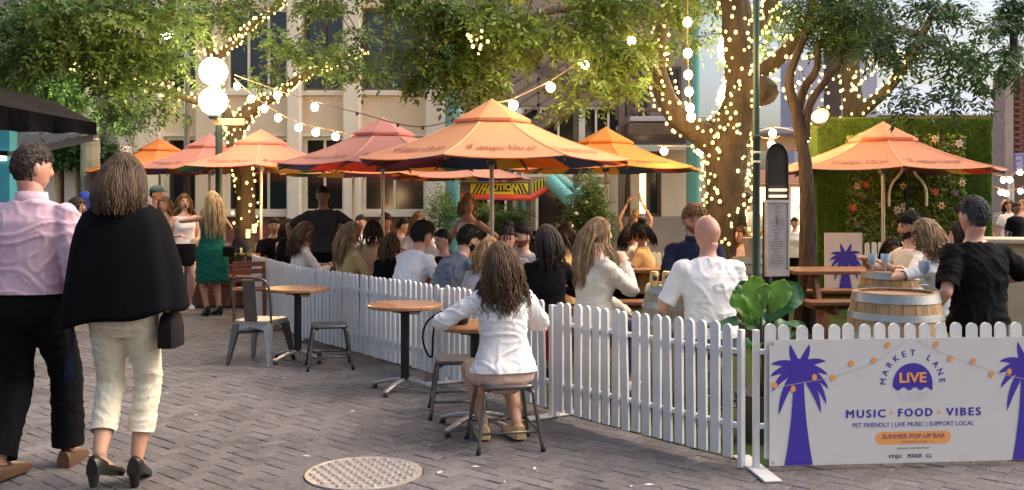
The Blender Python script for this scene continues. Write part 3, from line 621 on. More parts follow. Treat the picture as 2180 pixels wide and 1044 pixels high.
# gangway hung with caution banners
GW = thing('caution_gangway', 'low gangway hung with yellow and black CAUTION banners and a red edge tube', 'gangway'); YG = 17.5
M_YEL = mat('banner_yellow', (.75, .68, .03), .5, var=.05); M_BLK = mat('banner_black', (.015, .015, .015), .5, bump=0); M_RED = mat('tube_red', (.75, .09, .06), .45, var=.06)
gx = lambda p: PX(p, YG); gz = lambda p: PZ(p, YG)
g = MB(); g.bb(gx(980), gx(1128), YG, YG+1., gz(416), gz(388)); g.build('deck', M_DARKM, GW)
ba = MB(); ba.bb(gx(1002), gx(1124), YG-.02, YG-.004, gz(414), gz(391)); bn = ba.build('banner', M_YEL, GW)
def stripe(x, dxp, y0, y1, w, par, zoff=0):
    g = MB(); p = [P(x, y0, YG-.026), P(x+w, y0, YG-.026), P(x+w+dxp, y1, YG-.026), P(x+dxp, y1, YG-.026)]; g.add(p+[q+Vector((0, .005, 0)) for q in p], [(0, 1, 2, 3), (0, 4, 5, 1), (1, 5, 6, 2), (2, 6, 7, 3), (3, 7, 4, 0)]); g.build('stripe', M_BLK, par)
for i in range(4): stripe(1004+i*8, 12, 413, 392, 4, bn)
for i in range(4): stripe(1096+i*8, -10, 413, 392, 4, bn)
vs_, fs_ = text_mesh('CAUTION', .16, .006); g = MB(); g.bb(gx(1042), gx(1086), YG-.03, YG-.021, gz(408), gz(394)); g.build('sign_plate', M_BLK, bn)
g = MB(); g.add([(gx(1064)+v[0]*.92, YG-.036, gz(405)+v[1]) for v in vs_], fs_); g.build('lettering', M_YEL, bn)
r1, r2, r3 = P(982, 418, YG), P(1132, 422, YG), P(1178, 392, YG)
g = MB(); g.tube([r1, r2, r3], .06, 10); autosmooth(g.build('edge_tube', M_RED, GW), 60)
g = MB(); g.add([P(1133, 419, YG), P(1176, 391, YG), P(1176, 375, YG), P(1133, 388, YG)]+[P(1133, 419, YG+.02), P(1176, 391, YG+.02), P(1176, 375, YG+.02), P(1133, 388, YG+.02)], [(0, 1, 2, 3), (7, 6, 5, 4), (0, 4, 5, 1), (1, 5, 6, 2), (2, 6, 7, 3), (3, 7, 4, 0)]); b2_ = g.build('banner', M_YEL, GW)
for i in range(6):
    t = i/6; x = 1136+i*6.6; g = MB(); yb, yt = 417-27*t, 388-13*t; p = [P(x, yb, YG-.01), P(x+3, yb-2, YG-.01), P(x+3, yt-1, YG-.01), P(x, yt, YG-.01)]; g.add(p+[q+Vector((0, .006, 0)) for q in p], [(0, 1, 2, 3), (0, 4, 5, 1), (1, 5, 6, 2), (2, 6, 7, 3), (3, 7, 4, 0)]); g.build('stripe', M_BLK, b2_)
g = MB(); g.tube([P(1172, 385, YG), P(1212, 425, YG-.4)], .13, 14); g.tube([P(1180, 375, YG+.5), P(1240, 420, YG+.5)], .13, 14); autosmooth(g.build('teal_pipe', M_TEAL, GW), 60)
for px in (985, 1125): g = MB(); g.bb(gx(px)-.05, gx(px)+.05, YG+.3, YG+.4, 0, gz(416)); g.build('post', M_DARKM, GW)
# lit cafe behind the menu stand
F_ = thing('lit_cafe', 'small cafe with glowing cream shopfront and sheet metal roof', 'building'); YF = 21.; fx = lambda p: PX(p, YF); fz = lambda p: PZ(p, YF)
wall_part(F_, M_CREAM, (fx(1484), fx(1600), YF, YF+.4, 0, fz(320)), (fx(1726), fx(1760), YF, YF+.4, 0, fz(320)), (fx(1484), fx(1760), YF, YF+.4, fz(320), fz(290)), name='wall')
wall_part(F_, mat('roof_blue', (.3, .34, .46), .45, var=.06), (fx(1570), fx(1770), YF-.8, YF+2, fz(290), fz(278)), name='roof')
window(F_, fx(1600), fx(1726), .05, fz(392), YF+.1, 3, 1, M_WHITE, mat('lit_pane', (.9, .75, .45), .5, emit=1.1, ecol=(1, .78, .42), bump=0, var=.3, scale=1.2))
wall_part(F_, mat('salmon_awning', (.75, .38, .28), .7, var=.05), (fx(1592), fx(1734), YF-.9, YF+.05, fz(392), fz(366)), name='awning')
# pale tower, blue shed roof and brick building at the end of the lane
T_ = thing('pale_tower', 'pale lilac rendered tower wall rising behind the trees', 'building'); wall_part(T_, mat('lilac_wall', (.6, .58, .66), .8, var=.05), (PX(1690, 30), PX(1868, 30), 30, 31.5, 0, PZ(120, 30)), name='wall')
wall_part(T_, M_BROWN, (PX(1763, 27), PX(1792, 27), 27, 27.4, 0, PZ(55, 27)), name='brown_pier')
SHD = thing('blue_roof_shed', 'long shed with pale blue metal roof at the far end of the lane', 'building'); ys = 34.
g = MB(); a0, a1 = PX(1870, ys), PX(2150, ys); z0, z1 = PZ(243, ys), PZ(186, ys)
for i in range(16):
    x = a0+(a1-a0)*i/16; g.add([(x, ys, z0), (x+(a1-a0)/16-.03, ys, z0), (x+(a1-a0)/16-.03, ys+4, z1+.6), (x, ys+4, z1+.6)], [(0, 1, 2, 3)])
    g.bb(x-.03, x, ys, ys+.05, z0, z0+.05)
g.build('roof', mat('roof_paleblue', (.42, .48, .62), .4, var=.05, bump=.05), SHD); wall_part(SHD, M_GREYB, (a0, a1, ys+.2, ys+.5, 0, z0-.02), name='wall'); wall_part(SHD, M_BRICK, (a0+.5, a1-.3, ys-.1, ys+.15, z0-.35, z0-.05), name='gutter_board')
BR = thing('brick_building', 'red brick corner building with purple vertical banner at the lane end', 'building'); yr = 24.
wall_part(BR, mat('stone_quoin', (.48, .36, .3), .8, var=.1), (PX(2139, yr), PX(2158, yr), yr, yr+.6, 0, PZ(150, yr)), name='quoin')
wall_part(BR, mat('brick_core', (.16, .1, .08), .9), (PX(2158, yr)+.02, PX(2330, yr), yr+.06, yr+.6, 0, PZ(160, yr)), name='wall')
brk = MB(); brk.box((0, 0, 0), (.225, .05, .066), bev=.004); bme = brk.mesh('brick', M_BRICK); nb = 0; stuffb = MB()
for j in range(66):
    for i in range(6):
        x = PX(2158, yr)+.14+i*.237+(j % 2)*.118; z = PZ(345, yr)+j*.077
        if z > PZ(164, yr): continue
        if nb < 300: link('brick', bme, BR, (x, yr+.04+random.uniform(-.004, .004), z)); nb += 1
wall_part(BR, mat('banner_purple', (.3, .24, .5), .6), (PX(2146, yr), PX(2168, yr), yr-.3, yr-.28, PZ(372, yr), PZ(328, yr)), name='banner')
vs_, fs_ = text_mesh('AILS', .2, .004); g = MB(); g.add([(PX(2161, yr)-v[1], yr-.31, PZ(350, yr)+v[0]) for v in vs_], fs_); g.build('lettering', mat('pale_ink', (.75, .7, .75), .7, bump=0), BR)
window(BR, PX(2143, yr), PX(2156, yr), PZ(460, yr), PZ(385, yr), yr-.02, 1, 2, M_WHITE, M_GLASSD)
# ------------------------------------------------------------------ trees
M_BARK = mat('bark', (.06, .046, .028), .9, var=.4, scale=9, bump=1., bscale=18, stretch=(1, 1, .3), bdist=.03)
M_BARK2 = mat('bark_red', (.06, .04, .028), .9, var=.5, scale=14, bump=1., bscale=30, stretch=(1, 1, .3), bdist=.03)
M_BARK3 = mat('bark_pale', (.26, .23, .17), .85, var=.25, scale=5, bump=.5, bscale=18, bdist=.02)
def leafmat(n, c, c2): return mat('leaf_'+n, c, .5, var=.3, scale=1.3, bump=0, trans=.38, island=.4, col2=c2, spec=.35)
LEAF = {'warm': leafmat('warm', (.07, .13, .022), (.14, .205, .042)), 'mid': leafmat('mid', (.065, .125, .03), (.13, .21, .055)), 'deep': leafmat('deep', (.03, .075, .025), (.06, .12, .035)), 'bright': leafmat('bright', (.08, .15, .03), (.14, .22, .05))}
M_FAIRY = mat('fairy_bulb', (1, .75, .35), .4, emit=1.25, ecol=(1, .74, .22), bump=0, nosample=True)
M_BULB = mat('festoon_bulb', (1, .8, .5), .3, emit=30., ecol=(1, .6, .27), bump=0)
M_WIRE = mat('wire', (.05, .04, .035), .6, bump=0)
def foliage(blobs, seed, leaf=.06, K=11, rach=.28, droop=.5, per=26, crad=.3, width=.34):
    r = np.random.default_rng(seed); C = []
    for c, R, n in blobs:
        d = r.normal(size=(n, 3)); d /= np.linalg.norm(d, axis=1)[:, None]; rad_ = r.random(n)**.45
        C.append(np.array(c)+d*rad_[:, None]*np.array(R))
    C = np.concatenate(C); N = len(C)*per
    base = np.repeat(C, per, 0); d = r.normal(size=(N, 3)); d /= np.linalg.norm(d, axis=1)[:, None]
    off = d*np.array([1, 1, .42])*crad*(r.random((N, 1))**.6); p0 = base+off
    ax = off/crad+r.normal(size=(N, 3))*.5+np.array([0, 0, -droop]); ax /= np.linalg.norm(ax, axis=1)[:, None]
    side = np.cross(ax, np.array([0, 0, 1.])+r.normal(size=(N, 3))*.35); side /= np.linalg.norm(side, axis=1)[:, None]+1e-9; nrm = np.cross(side, ax)
    L = rach*r.uniform(.6, 1.2, (N, 1)); V = np.empty((N, K, 4, 3), np.float32)
    for k in range(K):
        t = (k//2+1)/((K+1)//2); s = (1 if k % 2 else -1)*(0 if k == K-1 else 1)
        q = p0+ax*L*t+np.array([0, 0, -1])*(L*t*t*.25*droop); ll = leaf*r.uniform(.75, 1.2, (N, 1))
        dr = (side*s*.85+ax*(.6 if s else 1.)+nrm*r.normal(size=(N, 1))*.25+np.array([0, 0, -.25*droop])); dr /= np.linalg.norm(dr, axis=1)[:, None]
        w = np.cross(dr, nrm+r.normal(size=(N, 3))*.4); w /= np.linalg.norm(w, axis=1)[:, None]+1e-9
        V[:, k, 0] = q; V[:, k, 1] = q+dr*ll*.45+w*ll*width*.5; V[:, k, 2] = q+dr*ll; V[:, k, 3] = q+dr*ll*.45-w*ll*width*.5
    return V.reshape(-1, 3), C
def quads_obj(name, V, m, parent, **kw):
    me = bpy.data.meshes.new(name); n = len(V); me.vertices.add(n); me.vertices.foreach_set('co', V.astype(np.float32).ravel()); me.loops.add(n); me.loops.foreach_set('vertex_index', np.arange(n, dtype=np.int32))
    me.polygons.add(n//4); me.polygons.foreach_set('loop_start', np.arange(0, n, 4, dtype=np.int32)); me.materials.append(m); me.update(calc_edges=True); me.validate()
    return link(name, me, parent, **kw)
def rough_tube(g, pts, rs, n=14, sub=5, amp=.09, ridges=0):
    pp = catmull(pts, sub); R = np.interp(np.linspace(0, len(pts)-1, len(pp)), range(len(pts)), rs); k = len(g.v); g.tube(pp, list(R), n)
    for i in range(k, len(g.v)):
        j = (i-k)//n; c = pp[min(j, len(pp)-1)]; v = Vector(g.v[i]); d = v-c; g.v[i] = tuple(c+d*(1+amp*2*noise.noise(v*Vector((9, 9, 3)) if False else Vector((v.x*9, v.y*9, v.z*3)))+amp*noise.noise(v*22)+(ridges > 0)*.05*sin(ridges*2*pi*((i-k) % n)/n+4*noise.noise(Vector((v.x*3, v.y*3, v.z*2))))))
def make_tree(label, limbs, blobs, leafm, bark, seed, name='tree', lights=None, group=None, **fk):
    """limbs: list of (points, radii); the first is the trunk. lights: list of (limb, start, end, per metre)."""
    t = thing(name, label, 'tree', limbs[0][0][0], group=group); o0 = Vector(limbs[0][0][0])
    g = MB(); rough_tube(g, limbs[0][0], limbs[0][1], 30, 12, .07, 9); g.v = [tuple(Vector(v)-o0) for v in g.v]; g.build('trunk', bark, t, True)
    for pts, rs in limbs[1:]:
        g = MB(); rough_tube(g, pts, rs, 16, 8, .07, 6); g.v = [tuple(Vector(v)-o0) for v in g.v]; g.build('limb', bark, t, True)
    if blobs:
        V, C = foliage(blobs, seed, **fk); quads_obj('crown', V-np.array(o0), leafm, t)
        allp = [q for pts, rs in limbs for q in catmull(pts, 4)[len(pts):]]; g = MB(); rr = random.Random(seed)
        for c in C[::2]:
            c = Vector(c); q = min(allp, key=lambda p: (p-c).length+max(0, p.z-c.z)*.5); m_ = q.lerp(c, .5)+Vector((rr.gauss(0, .12), rr.gauss(0, .12), rr.gauss(0.08, .1))); L = (q-c).length
            g.tube(catmull([q, m_, c], 4), list(np.linspace(.006+.006*L, .003, 9)), 4, cap=False)
        g.v = [tuple(Vector(v)-o0) for v in g.v]; g.build('twigs', bark, t, kind='stuff')
    return t
def fairy(label, runs, seed, size=.02, group='fairy light strings wound on the trees', name='fairy_light_string'):
    """runs: (points, radius at both ends, lights per metre)"""
    r = random.Random(seed); w = MB(); b = MB(); o0 = Vector(runs[0][0][0])
    for pts, r0, r1, dens in runs:
        pp = catmull(pts, 8); L = sum((pp[i+1]-pp[i]).length for i in range(len(pp)-1)); n = max(4, int(L*dens)); path = []
        for i in range(n):
            f = i/(n-1)*(len(pp)-1.001); j = int(f); c = pp[j].lerp(pp[j+1], f-j); tan = (pp[j+1]-pp[j]).normalized(); u = tan.orthogonal().normalized(); v = tan.cross(u); R = (r0+(r1-r0)*i/n)*r.uniform(1.0, 1.25)+.012; a = i*1.9+r.gauss(0, .5)
            q = c+u*cos(a)*R+v*sin(a)*R-o0; path.append(q); s = size*r.uniform(.7, 1.25); b.ell(q+(u*cos(a)+v*sin(a))*.01, (s, s, s*1.2), 6, 4)
        w.tube(path, .003, 3, cap=False)
    t = thing(name, label, 'string lights', o0, group=group); w.build('wire', M_WIRE, t); b.build('bulbs', M_FAIRY, t, kind='stuff')
    return t
def wiggle(p, q, n, amp, seed):
    r = random.Random(seed); return [p.lerp(q, i/n)+Vector((r.gauss(0, amp), r.gauss(0, amp), r.gauss(0, amp)))*(0 < i < n) for i in range(n+1)]
# --- the light-wrapped tree behind the far umbrellas
Y1 = 15.
t1 = [G(520, 635), P(522, 480, Y1), P(520, 380, Y1), P(500, 300, Y1), P(520, 250, Y1), P(560, 215, Y1)]; t1[0] = Vector((PX(520, Y1), Y1, 0))
t1r = [.17, .15, .145, .13, .12, .1]
l1 = [([P(555, 220, Y1), P(600, 195, Y1), P(640, 165, Y1-.3), P(700, 140, Y1-.6), P(780, 110, Y1-.8)], [.085, .07, .055, .04, .015]),
      ([P(505, 290, Y1), P(470, 220, Y1), P(452, 120, Y1), P(430, 60, Y1), P(400, 0, Y1)], [.1, .09, .08, .06, .04]),
      ([P(452, 130, Y1), P(500, 90, Y1-.2), P(540, 50, Y1-.3), P(610, 5, Y1-.4)], [.07, .06, .045, .02]),
      ([P(470, 225, Y1), P(400, 210, Y1-.4), P(300, 180, Y1-.8), P(220, 165, Y1-1.2), P(150, 140, Y1-1.4)], [.07, .06, .05, .035, .015]),
      ([P(380, 205, Y1-.4), P(330, 150, Y1-.6), P(260, 95, Y1-.6)], [.045, .035, .015])]
bl1 = [(P(x, y, Y), R, n) for x, y, Y, R, n in ((30, 32, 13.5, (0.80, 0.80, 0.44), 14), (150, 32, 13, (0.80, 0.80, 0.48), 17), (290, 22, 13, (0.72, 0.72, 0.40), 14), (60, 112, 13.2, (0.72, 0.72, 0.40), 13), (190, 122, 13.6, (0.72, 0.64, 0.36), 13), (330, 112, 14, (0.56, 0.56, 0.36), 9), (380, 22, 14.5, (0.56, 0.64, 0.40), 8), (250, 182, 13.6, (0.44, 0.40, 0.18), 5), (480, 22, 15, (0.48, 0.56, 0.32), 5),
      (350, 212, 14.2, (0.20, 0.24, 0.14), 2), (590, 105, 14.4, (0.40, 0.48, 0.28), 2), (650, 135, 14.2, (0.48, 0.40, 0.28), 3), (720, 15, 13.8, (0.56, 0.64, 0.40), 4), (740, 105, 13.9, (0.40, 0.40, 0.28), 3), (790, 165, 13.6, (0.40, 0.40, 0.18), 2), (560, 155, 14.6, (0.32, 0.32, 0.16), 1), (250, 227, 14.4, (0.24, 0.24, 0.12), 2), (5, 162, 13.5, (0.40, 0.48, 0.28), 5))]
make_tree('leafy tree with a bent trunk wound in fairy lights behind the pink umbrellas', [(t1, t1r)]+l1, bl1, LEAF['mid'], M_BARK, 11, leaf=.1, K=9, per=22, crad=.38, droop=.35, width=.42)
fairy('fairy lights wound round the bent trunk behind the pink umbrellas', [(t1[1:], .15, .1, 46)]+[(p, r[0], r[-1], d) for (p, r), d in zip(l1, (34, 40, 34, 34, 24))], 5)
# --- pale tree in front of the stone building
Y2 = 18.
t2 = [Vector((PX(192, Y2), Y2, 0)), P(192, 330, Y2), P(186, 240, Y2), P(182, 170, Y2), P(165, 90, Y2)]
make_tree('slim pale-barked tree before the stone shop building, lit green by the street lamp', [(t2, [.2, .17, .15, .12, .07]), ([P(186, 235, Y2), P(160, 200, Y2), P(130, 180, Y2-.3)], [.08, .06, .03]), ([P(184, 210, Y2), P(215, 150, Y2), P(240, 90, Y2)], [.08, .06, .03])],
          [(P(x, y, Y), R, n) for x, y, Y, R, n in ((70, 195, 18, (.9, .8, .5), 22), (130, 205, 17.6, (.7, .7, .4), 18), (30, 150, 18, (.9, .9, .5), 20), (170, 120, 18, (1., .9, .6), 26), (255, 240, 17.5, (.35, .35, .25), 7), (100, 90, 18, (1.2, 1, .7), 24))], LEAF['bright'], M_BARK3, 12, leaf=.09, per=26, crad=.4)
# --- big light-wrapped tree in the enclosure
Y3 = 12.
t3 = [Vector((PX(1546, Y3), Y3, 0)), P(1545, 520, Y3), P(1545, 420, Y3), P(1546, 345, Y3), P(1556, 280, Y3), P(1578, 215, Y3), P(1580, 140, Y3), P(1570, 60, Y3), P(1560, -40, Y3)]
t3r = [.3, .25, .24, .25, .27, .22, .2, .19, .16]
l3 = [([P(1550, 330, Y3), P(1500, 290, Y3), P(1440, 245, Y3), P(1412, 190, Y3), P(1400, 130, Y3), P(1410, 60, Y3), P(1440, -10, Y3)], [.2, .17, .145, .12, .1, .08, .05]),
      ([P(1570, 235, Y3), P(1610, 190, Y3-.15), P(1634, 205, Y3-.3)], [.19, .175, .16]),
      ([P(1580, 170, Y3), P(1640, 140, Y3-.1), P(1700, 80, Y3-.3), P(1760, 30, Y3-.5), P(1800, -20, Y3-.7)], [.12, .1, .08, .055, .03]),
      ([P(1402, 130, Y3), P(1330, 60, Y3-.3), P(1230, 20, Y3-.6), P(1120, 40, Y3-1.), P(1030, 80, Y3-1.2)], [.07, .055, .045, .03, .015]),
      ([P(1575, 110, Y3), P(1620, 40, Y3), P(1660, -20, Y3)], [.12, .09, .06])]
bl3 = [(P(x, y, Y), R, n) for x, y, Y, R, n in ((890, 32, 10.8, (0.37, 0.49, 0.33), 6), (960, 22, 10.6, (0.41, 0.57, 0.33), 9), (1040, 32, 10.6, (0.41, 0.57, 0.33), 9), (930, 122, 10.7, (0.34, 0.41, 0.25), 6), (1010, 132, 10.7, (0.34, 0.41, 0.23), 6), (1060, 102, 10.8, (0.29, 0.41, 0.25), 4), (1010, 187, 10.6, (0.18, 0.25, 0.10), 2), (880, 162, 10.8, (0.20, 0.25, 0.12), 2),
      (1140, 82, 11, (0.33, 0.41, 0.23), 4), (1200, 62, 11, (0.33, 0.41, 0.25), 4), (1270, 32, 11.2, (0.37, 0.49, 0.33), 7), (1340, 12, 11.3, (0.37, 0.49, 0.33), 7), (1300, 102, 11.1, (0.33, 0.41, 0.26), 5), (1360, 102, 11.3, (0.29, 0.37, 0.25), 4), (1260, 162, 10.8, (0.20, 0.25, 0.12), 2), (1330, 172, 11, (0.20, 0.25, 0.12), 2), (1160, -8, 11, (0.41, 0.49, 0.25), 2), (1230, 212, 10.7, (0.16, 0.20, 0.08), 1),
      (1430, -8, 11.5, (0.41, 0.49, 0.25), 4), (1500, -8, 12.4, (0.49, 0.49, 0.33), 4), (1640, 32, 12.6, (0.41, 0.41, 0.29), 4), (1600, 102, 13, (0.33, 0.33, 0.25), 2), (830, -8, 11, (0.33, 0.49, 0.25), 4), (1450, 72, 12.5, (0.25, 0.25, 0.20), 2))]
make_tree('massive forked tree with a sawn-off limb wrapped in fairy lights inside the enclosure', [(t3, t3r)]+l3, bl3, LEAF['warm'], M_BARK, 13, leaf=.085, K=9, per=24, crad=.3, droop=.45, rach=.26, width=.42)
fairy('fairy lights wrapped densely round the massive forked tree', [(t3[1:5], .25, .27, 105), (t3[4:], .24, .17, 95), (l3[0][0], .19, .06, 42), (l3[2][0], .11, .04, 42), (l3[4][0], .1, .07, 50), ([P(1590, 170, Y3), P(1660, 190, Y3+.2), P(1720, 160, Y3+.4)], .1, .1, 40), ([P(1620, 60, Y3-.2), P(1700, 50, Y3-.3), P(1740, 110, Y3)], .15, .15, 40)], 6, size=.019)
fairy('small cluster of fairy lights hanging in the leaves above the large umbrella', [([P(1008, 70, 10), P(1016, 85, 10), P(1030, 105, 10)], .05, .06, 60)], 8, size=.017)
# --- thin reddish tree by the flower wall
Y4 = 11.
t4 = [Vector((PX(1718, Y4), Y4, 0)), P(1719, 560, Y4), P(1718, 420, Y4), P(1712, 330, Y4), P(1694, 240, Y4), P(1680, 170, Y4), P(1700, 110, Y4), P(1722, 50, Y4), P(1728, -20, Y4)]
make_tree('thin twisting reddish tree standing beside the grass-covered flower wall', [(t4, [.12, .1, .085, .07, .06, .05, .045, .04, .03]), ([P(1708, 320, Y4), P(1700, 250, Y4+.1), P(1712, 190, Y4+.1), P(1738, 150, Y4), P(1742, 90, Y4)], [.06, .055, .05, .045, .03]), ([P(1716, 300, Y4), P(1722, 230, Y4), P(1760, 170, Y4), P(1790, 130, Y4), P(1800, 60, Y4)], [.05, .045, .04, .03, .015])],
          [(P(x, y, Y), R, n) for x, y, Y, R, n in ((1790, 60, 11, (.35, .4, .4), 14), (1830, 30, 10.8, (.35, .4, .35), 14), (1750, 10, 11, (.35, .4, .25), 10))], LEAF['deep'], M_BARK2, 14, leaf=.06, per=26, crad=.26)
# --- dark overhanging tree against the evening sky
Y6 = 14.
t6 = [Vector((PX(1822, Y6), Y6, 0)), P(1822, 420, Y6), P(1818, 250, Y6), P(1812, 150, Y6), P(1830, 60, Y6), P(1850, -40, Y6)]
l6 = [([P(1818, 250, Y6), P(1890, 190, Y6-.5), P(1945, 110, Y6-1.2), P(1990, 20, Y6-2)], [.09, .075, .06, .03]), ([P(1830, 70, Y6), P(1900, 60, Y6-2), P(1990, 90, Y6-4), P(2060, 150, Y6-5)], [.06, .05, .03, .012])]
bl6 = [(P(x, y, Y), R, n) for x, y, Y, R, n in ((1850, 35, 10, (0.32, 0.40, 0.28), 3), (1920, 75, 9.6, (0.28, 0.32, 0.24), 3), (1880, 135, 10, (0.22, 0.28, 0.16), 1), (1990, 115, 9.2, (0.26, 0.28, 0.18), 2), (2050, 125, 9, (0.22, 0.24, 0.18), 2), (2030, 175, 9, (0.18, 0.20, 0.10), 1), (2110, 115, 9, (0.16, 0.20, 0.11), 1), (1960, 195, 9.2, (0.22, 0.24, 0.10), 1), (1910, 210, 9.6, (0.20, 0.24, 0.08), 1), (1940, -5, 10, (0.32, 0.40, 0.16), 2), (2070, 200, 8.9, (0.10, 0.16, 0.05), 1), (2150, 145, 9.2, (0.10, 0.16, 0.05), 1), (2020, 5, 11, (0.24, 0.24, 0.16), 1), (2100, 25, 11, (0.24, 0.24, 0.16), 1), (1860, -15, 10, (0.32, 0.32, 0.16), 1))]
make_tree('dark-leaved tree whose long leaf sprays hang against the bright evening sky', [(t6, [.2, .17, .15, .13, .1, .06])]+l6, bl6, LEAF['deep'], M_BARK, 16, leaf=.085, K=13, per=15, crad=.24, rach=.3, droop=.6)
fairy('fairy lights wound on the dark-leaved tree above the flower wall', [(t6[1:4], .16, .13, 26), (l6[0][0][:3], .08, .06, 26), ([P(1800, 200, 13), P(1850, 150, 13.4), P(1905, 100, 13)], .05, .05, 20), ([P(1735, 250, 12.5), P(1735, 200, 12.6), P(1760, 150, 12.6)], .15, .1, 34)], 9, size=.02)
# --- thin pine at the lane end
t7 = [Vector((PX(2160, 28), 28, 0)), P(2160, 200, 28), P(2158, 60, 28), P(2158, -40, 28)]
make_tree('tall thin pine rising beyond the red brick building', [(t7, [.2, .16, .1, .05])], [(P(x, y, 28), R, n) for x, y, R, n in ((2150, 60, (.7, .6, .3), 7), (2170, 10, (.8, .6, .3), 8), (2130, 30, (.5, .5, .2), 4), (2175, 110, (.5, .5, .25), 4))], LEAF['deep'], M_BARK2, 17, leaf=.12, per=18, crad=.4)
# distant wooded hill
# ------------------------------------------------------------------ lamps
M_GLOBE = mat('globe_glass', (1, .85, .6), .3, emit=18., ecol=(1, .7, .38), bump=0)
M_POST = mat('post_green', (.03, .075, .07), .5, .2, var=.15, bump=.1)
def globe_lamp(label, px, Y, ys, r, bracket=1):
    t = thing('globe_lamp', label, 'street lamp', (PX(px, Y), Y, 0), group='globe street lamps'); ztop = PZ(ys[0], Y)
    g = MB(); g.lathe([(.11, 0), (.11, .2), (.07, .3), (.055, .4), (.05, ztop-.1), (.07, ztop), (.0, ztop+.02)], n=16); autosmooth(g.build('pole', M_POST, t), 50)
    for i, y in enumerate(ys):
        z = PZ(y, Y); g = MB(); g.ell((0, -.06-r, z), r, 24, 16); o = g.build('globe', M_GLOBE, t, True); q = MB(); q.lathe([(.05, z-r-.06), (.08, z-r-.02), (.07, z-r+.02)], (0, -.06-r, 0), 14); q.bar((0, 0, z-r-.04), (0, -.06-r, z-r-.04), .03, .03); q.build('bracket', M_POST, t)
    return t
L1 = globe_lamp('street lamp with two glowing globes above the pink umbrellas', 466, 14.2, (158, 220), .205)
sgn = MB(); c = P(488, 260, 14.); sgn.box(c-Vector((PX(466, 14.2), 14.2, 0)), (.46, .02, .1), bev=.004); s_ = sgn.build('street_sign', mat('sign_plate', (.6, .42, .28), .5), L1)
g = MB(); pts = [Vector((0, -.02, PZ(262, 14.2)))+Vector((.1*t*cos(t*6.5), 0, .1*t*sin(t*6.5)-.15)) for t in np.linspace(.15, 1, 24)]; g.tube(pts, .012, 6); g.build('scroll', M_POST, L1)
L2 = globe_lamp('street lamp with two globes half hidden behind the massive forked tree', 1557, 12.9, (113, 212), .255)
# plain white street light
t = thing('street_light', 'white glaring street light on a grey pole in the leaves', 'street lamp', (PX(398, 17), 17, 0)); z = PZ(84, 17)
g = MB(); g.tube([(0, 0, 0), (0, 0, z-.2), (-.05, -.1, z), (-.2, -.3, z+.02)], [.07, .05, .04, .03], 10); g.build('pole', M_DARKM, t)
g = MB(); g.ell((-.25, -.35, z), (.16, .09, .06), 14, 8); g.build('lamp_head', mat('white_lamp', (1, 1, .95), .3, emit=25., ecol=(.92, 1, .85), bump=0), t, True)
# slim green post by the menu stand
t = thing('slim_post', 'slim dark green post standing in front of the forked tree', 'post', (PX(1610, 10.2), 10.2, 0)); g = MB(); zt = 4.2
g.lathe([(.06, 0), (.06, .3), (.04, .34), (.04, PZ(300, 10.2)), (.05, PZ(298, 10.2)), (.05, PZ(290, 10.2)), (.036, PZ(288, 10.2)), (.036, zt)], n=14); autosmooth(g.build('pole', M_POST, t), 50)
for y in (325, 345): g = MB(); g.lathe([(.043, -.012), (.047, 0), (.043, .012)], (0, 0, PZ(y, 10.2)), 14); g.build('band', M_WHITE, t)
# ------------------------------------------------------------------ festoon strings
bulb_r = .05
bm1 = MB(); bm1.ell((0, 0, -.075), (bulb_r, bulb_r, bulb_r*1.1), 12, 8); BULB = bm1.mesh('bulb', M_BULB, True)
bm2 = MB(); bm2.lathe([(.014, -.035), (.018, -.02), (.018, .0), (.006, .008)], n=8); SOCK = bm2.mesh('socket', M_WIRE)
def festoon(label, pts, bulbs, sub=10, lit=None):
    t = thing('festoon_string', label, 'string lights', pts[0], group='festoon bulb strings'); o0 = Vector(pts[0]); pp = catmull(pts, sub)
    g = MB(); g.tube([p-o0 for p in pp], .007, 5, cap=False); g.build('wire', mat('cable', (.3, .2, .13), .6, bump=0), t)
    for i, q in enumerate(bulbs):
        q = min(pp, key=lambda p: (p-q).length)-o0 if not isinstance(q, float) else pp[int(q*(len(pp)-1))]-o0
        s = link('socket', SOCK, t, q)
        if lit is None or lit[i]: link('bulb', BULB, s)
    return t
Yf = 13.4
festoon('bulb string running down from the globe lamp to the lilac-pink umbrella', [P(500, 168, 14.), P(535, 200, 13.7), P(592, 240, 13.3), P(640, 262, 13), P(720, 280, 12.6), P(790, 290, 12.3)], [P(508, 176, 14), P(537, 200, 13.7), P(566, 222, 13.5), P(594, 240, 13.3), P(634, 256, 13), P(672, 268, 12.8), P(708, 276, 12.6)], 14)
festoon('bulb string stretched from the globe lamp across to the tan umbrella peak', [P(500, 160, 14.), P(590, 192, 13), P(670, 216, 12.3), P(760, 240, 11.6), P(900, 270, 10.8), P(1045, 225, 10.1)], [P(586, 190, 13), P(670, 216, 12.3), P(757, 240, 11.6), P(842, 256, 11), P(902, 270, 10.8)], 14, [1, 1, 0, 0, 0])
festoon('bulb string rising from the tan umbrella peak into the forked tree', [P(1060, 218, 10.1), P(1093, 210, 10.3), P(1172, 172, 10.6), P(1245, 126, 11), P(1345, 75, 11.5), P(1410, 40, 11.8)], [P(1093, 211, 10.3), P(1172, 172, 10.6), P(1244, 127, 11), P(1342, 77, 11.5)], 14)
festoon('bulb string hanging straight down beside the forked tree', [P(1464, -20, 11), P(1464, 100, 11), P(1468, 200, 11), P(1474, 260, 11)], [P(1464, 35, 11), P(1466, 98, 11), P(1467, 148, 11), P(1468, 184, 11), P(1471, 215, 11), P(1475, 238, 11), P(1490, 232, 11)], 14)
